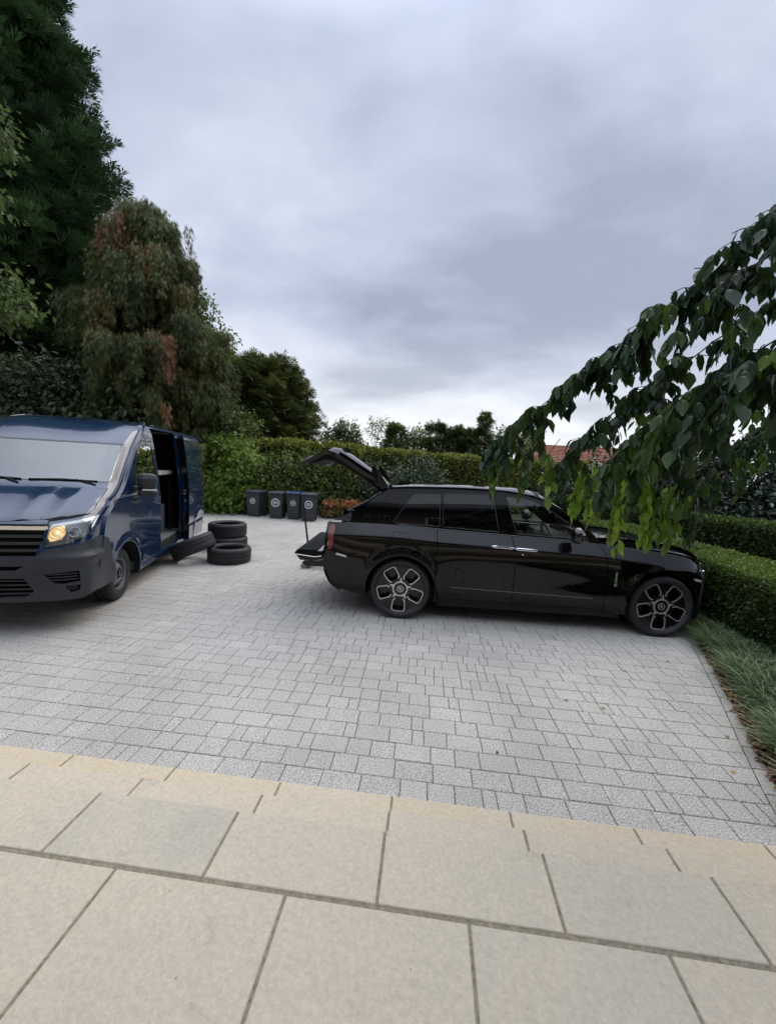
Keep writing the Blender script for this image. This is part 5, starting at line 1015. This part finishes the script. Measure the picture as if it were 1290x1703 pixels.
# ------------------------------------------------------------------ weeping cherry overhanging from the right
def cherry():
    rng = np.random.default_rng(123); rt = empty('weeping_cherry', (4.0, 2.9, 0), 0, 'weeping cherry tree reaching in over the bonnet from the right with drooping leaves', 'tree'); O = np.array([4.0, 2.9, 0]); tr = MB()
    tr.tube([(0, 0, 0), (-.03, .02, .8), (-.10, 0, 1.6), (-.18, -.05, 2.3), (-.25, -.1, 2.75)], [.11, .09, .08, .07, .05], 12)
    limbs = [
     ([(3.75, 2.8, 2.7), (2.6, 2.2, 3.35), (1.85, 1.98, 3.30), (1.32, 2.05, 3.05), (1.27, 2.2, 2.93), (1.15, 2.4, 2.82), (.97, 2.6, 2.63), (.77, 2.8, 2.45), (.59, 2.95, 2.27), (.50, 3.05, 2.08)], .012, 2.2, .24, .05),
     ([(3.75, 2.8, 2.7), (2.5, 2.1, 3.2), (1.7, 1.8, 3.12), (1.24, 1.95, 2.80), (1.18, 2.1, 2.60), (1.12, 2.2, 2.47), (1.0, 2.40, 2.28), (.88, 2.6, 2.12), (.76, 2.75, 1.95)], .014, 1.1, .20, .05),
     ([(3.75, 2.8, 2.7), (2.7, 2.2, 3.0), (1.9, 1.75, 2.75), (1.45, 1.7, 2.52), (1.25, 1.75, 2.42), (1.10, 1.95, 2.30), (1.0, 2.1, 2.13)], .014, 2.2, .30, .05),
     ([(3.75, 2.8, 2.7), (2.8, 2.6, 2.95), (2.2, 2.4, 2.75), (1.64, 2.3, 2.48), (1.48, 2.5, 2.32), (1.34, 2.75, 2.12), (1.2, 2.95, 1.95)], .014, 2.0, .30, .1),
     ([(3.75, 2.8, 2.7), (3.0, 3.0, 3.0), (2.4, 3.0, 2.75), (1.95, 2.95, 2.45), (1.65, 3.0, 2.2), (1.45, 3.05, 2.0)], .014, 1.6, .28, .15),
     ([(3.75, 2.8, 2.7), (2.7, 2.5, 3.2), (2.0, 2.3, 3.05), (1.55, 2.35, 2.78), (1.30, 2.5, 2.55), (1.18, 2.62, 2.42)], .012, 1.3, .20, .1),
     ([(3.75, 2.8, 2.7), (2.6, 2.1, 2.95), (1.9, 1.7, 2.9), (1.45, 1.8, 2.62), (1.28, 1.95, 2.45), (1.16, 2.15, 2.28)], .012, 1.7, .24, .0),
     ([(3.75, 2.8, 2.7), (3.0, 2.0, 2.95), (2.3, 1.6, 2.65), (1.75, 1.6, 2.35), (1.45, 1.75, 2.15)], .012, 1.6, .28, .1),
     ([(3.75, 2.8, 2.7), (3.1, 3.3, 2.8), (2.6, 3.3, 2.5), (2.2, 3.2, 2.2), (1.9, 3.1, 2.0)], .012, 1.5, .28, .15)]
    A = Acc()
    def twig(p, d, ln, tint):
        n = max(3, int(ln / .026)); pts = [p]; v = d.copy()
        for k in range(n): v = nrmz(v + np.array([0, 0, -.24])); pts.append(pts[-1] + v * ln / n)
        tr.tube([tuple(q) for q in pts[::2] + [pts[-1]]], [.0022] * (len(pts[::2]) + 1), 4, False)
        for k in range(n):
            for rep in range(1 + (rng.uniform() < .45)):
                az = rng.uniform(0, 2 * PI); o = np.array([math.cos(az), math.sin(az), 0]); dd = nrmz(o * rng.uniform(.25, .8) + np.array([0, 0, -1.]) + rng.normal(size=3) * .15)
                s = .045 + .062 * rng.uniform() ** .9; A.add([pts[k] + o * .006], [dd], [o + np.array([0, 0, .5]) + rng.normal(size=3) * .35], [s], [s * .56 * rng.uniform(.8, 1.15)], [tint + rng.normal() * .07])
    for pts, r0, dens, hl, tb in limbs:
        P = [np.array(p) - O for p in pts]; cum = [0]
        for a, b in zip(P, P[1:]): cum.append(cum[-1] + np.linalg.norm(b - a))
        # smooth resample
        N_ = 40; rs = [np.array([sinterp([(c, p[i]) for c, p in zip(cum, P)])(cum[-1] * k / N_) for i in range(3)]) for k in range(N_ + 1)]
        tr.tube([tuple(q + rng.normal(size=3) * .006) for q in rs], [max(.003, (r0 if k > 4 else r0 * 1.7) * (1 - .8 * k / N_)) for k in range(N_ + 1)], 7)
        L = cum[-1]; nt = int(L * 17 * dens)
        for k in range(nt):
            s = rng.uniform(.30, 1.0) * N_; i = min(N_ - 1, int(s)); q = rs[i] + (rs[i + 1] - rs[i]) * (s - i); dv = nrmz(rs[i + 1] - rs[i]); az = rng.uniform(0, 2 * PI)
            off = np.array([math.cos(az), math.sin(az), .45 + .5 * rng.uniform()]) * .75 + dv * .5; yellow = rng.uniform() < .06
            twig(q, nrmz(off), rng.uniform(.3, 1.3) * hl * (.6 + .7 * s / N_), (rng.uniform(.0, .48) + tb * .4) + (.2 if yellow else 0))
    # long hanging strands, the lower ones young and bright
    for x, y, z, ln, t in [(1.02, 2.72, 2.06, .42, .85), (1.10, 2.68, 2.04, .55, .9), (1.16, 2.72, 2.05, .45, .85), (1.05, 2.78, 2.0, .50, .92), (1.22, 2.66, 2.02, .60, .88), (1.28, 2.72, 2.02, .66, .92), (1.33, 2.70, 1.98, .50, .8), (1.20, 2.80, 2.02, .5, .9), (1.12, 2.85, 1.96, .36, .85), (.98, 2.80, 2.0, .34, .8), (1.40, 2.74, 1.95, .42, .7), (1.46, 2.8, 1.9, .38, .7),
                           (.50, 3.05, 2.10, .34, .55), (.46, 3.02, 2.02, .30, .6), (.55, 3.0, 2.12, .42, .5), (.62, 2.95, 2.15, .30, .45), (.72, 2.9, 2.12, .42, .55), (.76, 2.85, 2.12, .52, .62), (1.31, 2.70, 1.96, .62, .75), (.66, 2.92, 2.12, .36, .45), (1.52, 2.7, 1.95, .45, .75), (1.62, 2.85, 1.95, .5, .7), (1.56, 2.6, 1.9, .4, .6), (1.7, 2.7, 1.95, .45, .45)]:
        for j in range(1 if x > .9 else 1): q = np.array([x, y, z]) - O + rng.normal(size=3) * np.array([.025, .03, .02]); tr.tube([tuple(q + (.06, 0, .10)), tuple(q)], [.003, .002], 4, False); twig(q, nrmz(np.array([rng.normal() * .3 - .2, rng.normal() * .3, -.3])), ln * rng.uniform(.6, 1.0), t + rng.normal() * .05)
    tr.build('trunk', K['darkbark'], rt); o = leaves('crown', *A.cat(), T_OVATE, LM['cherry'], rt); o.data.polygons.foreach_set('use_smooth', [True] * len(o.data.polygons)); return rt
cherry()
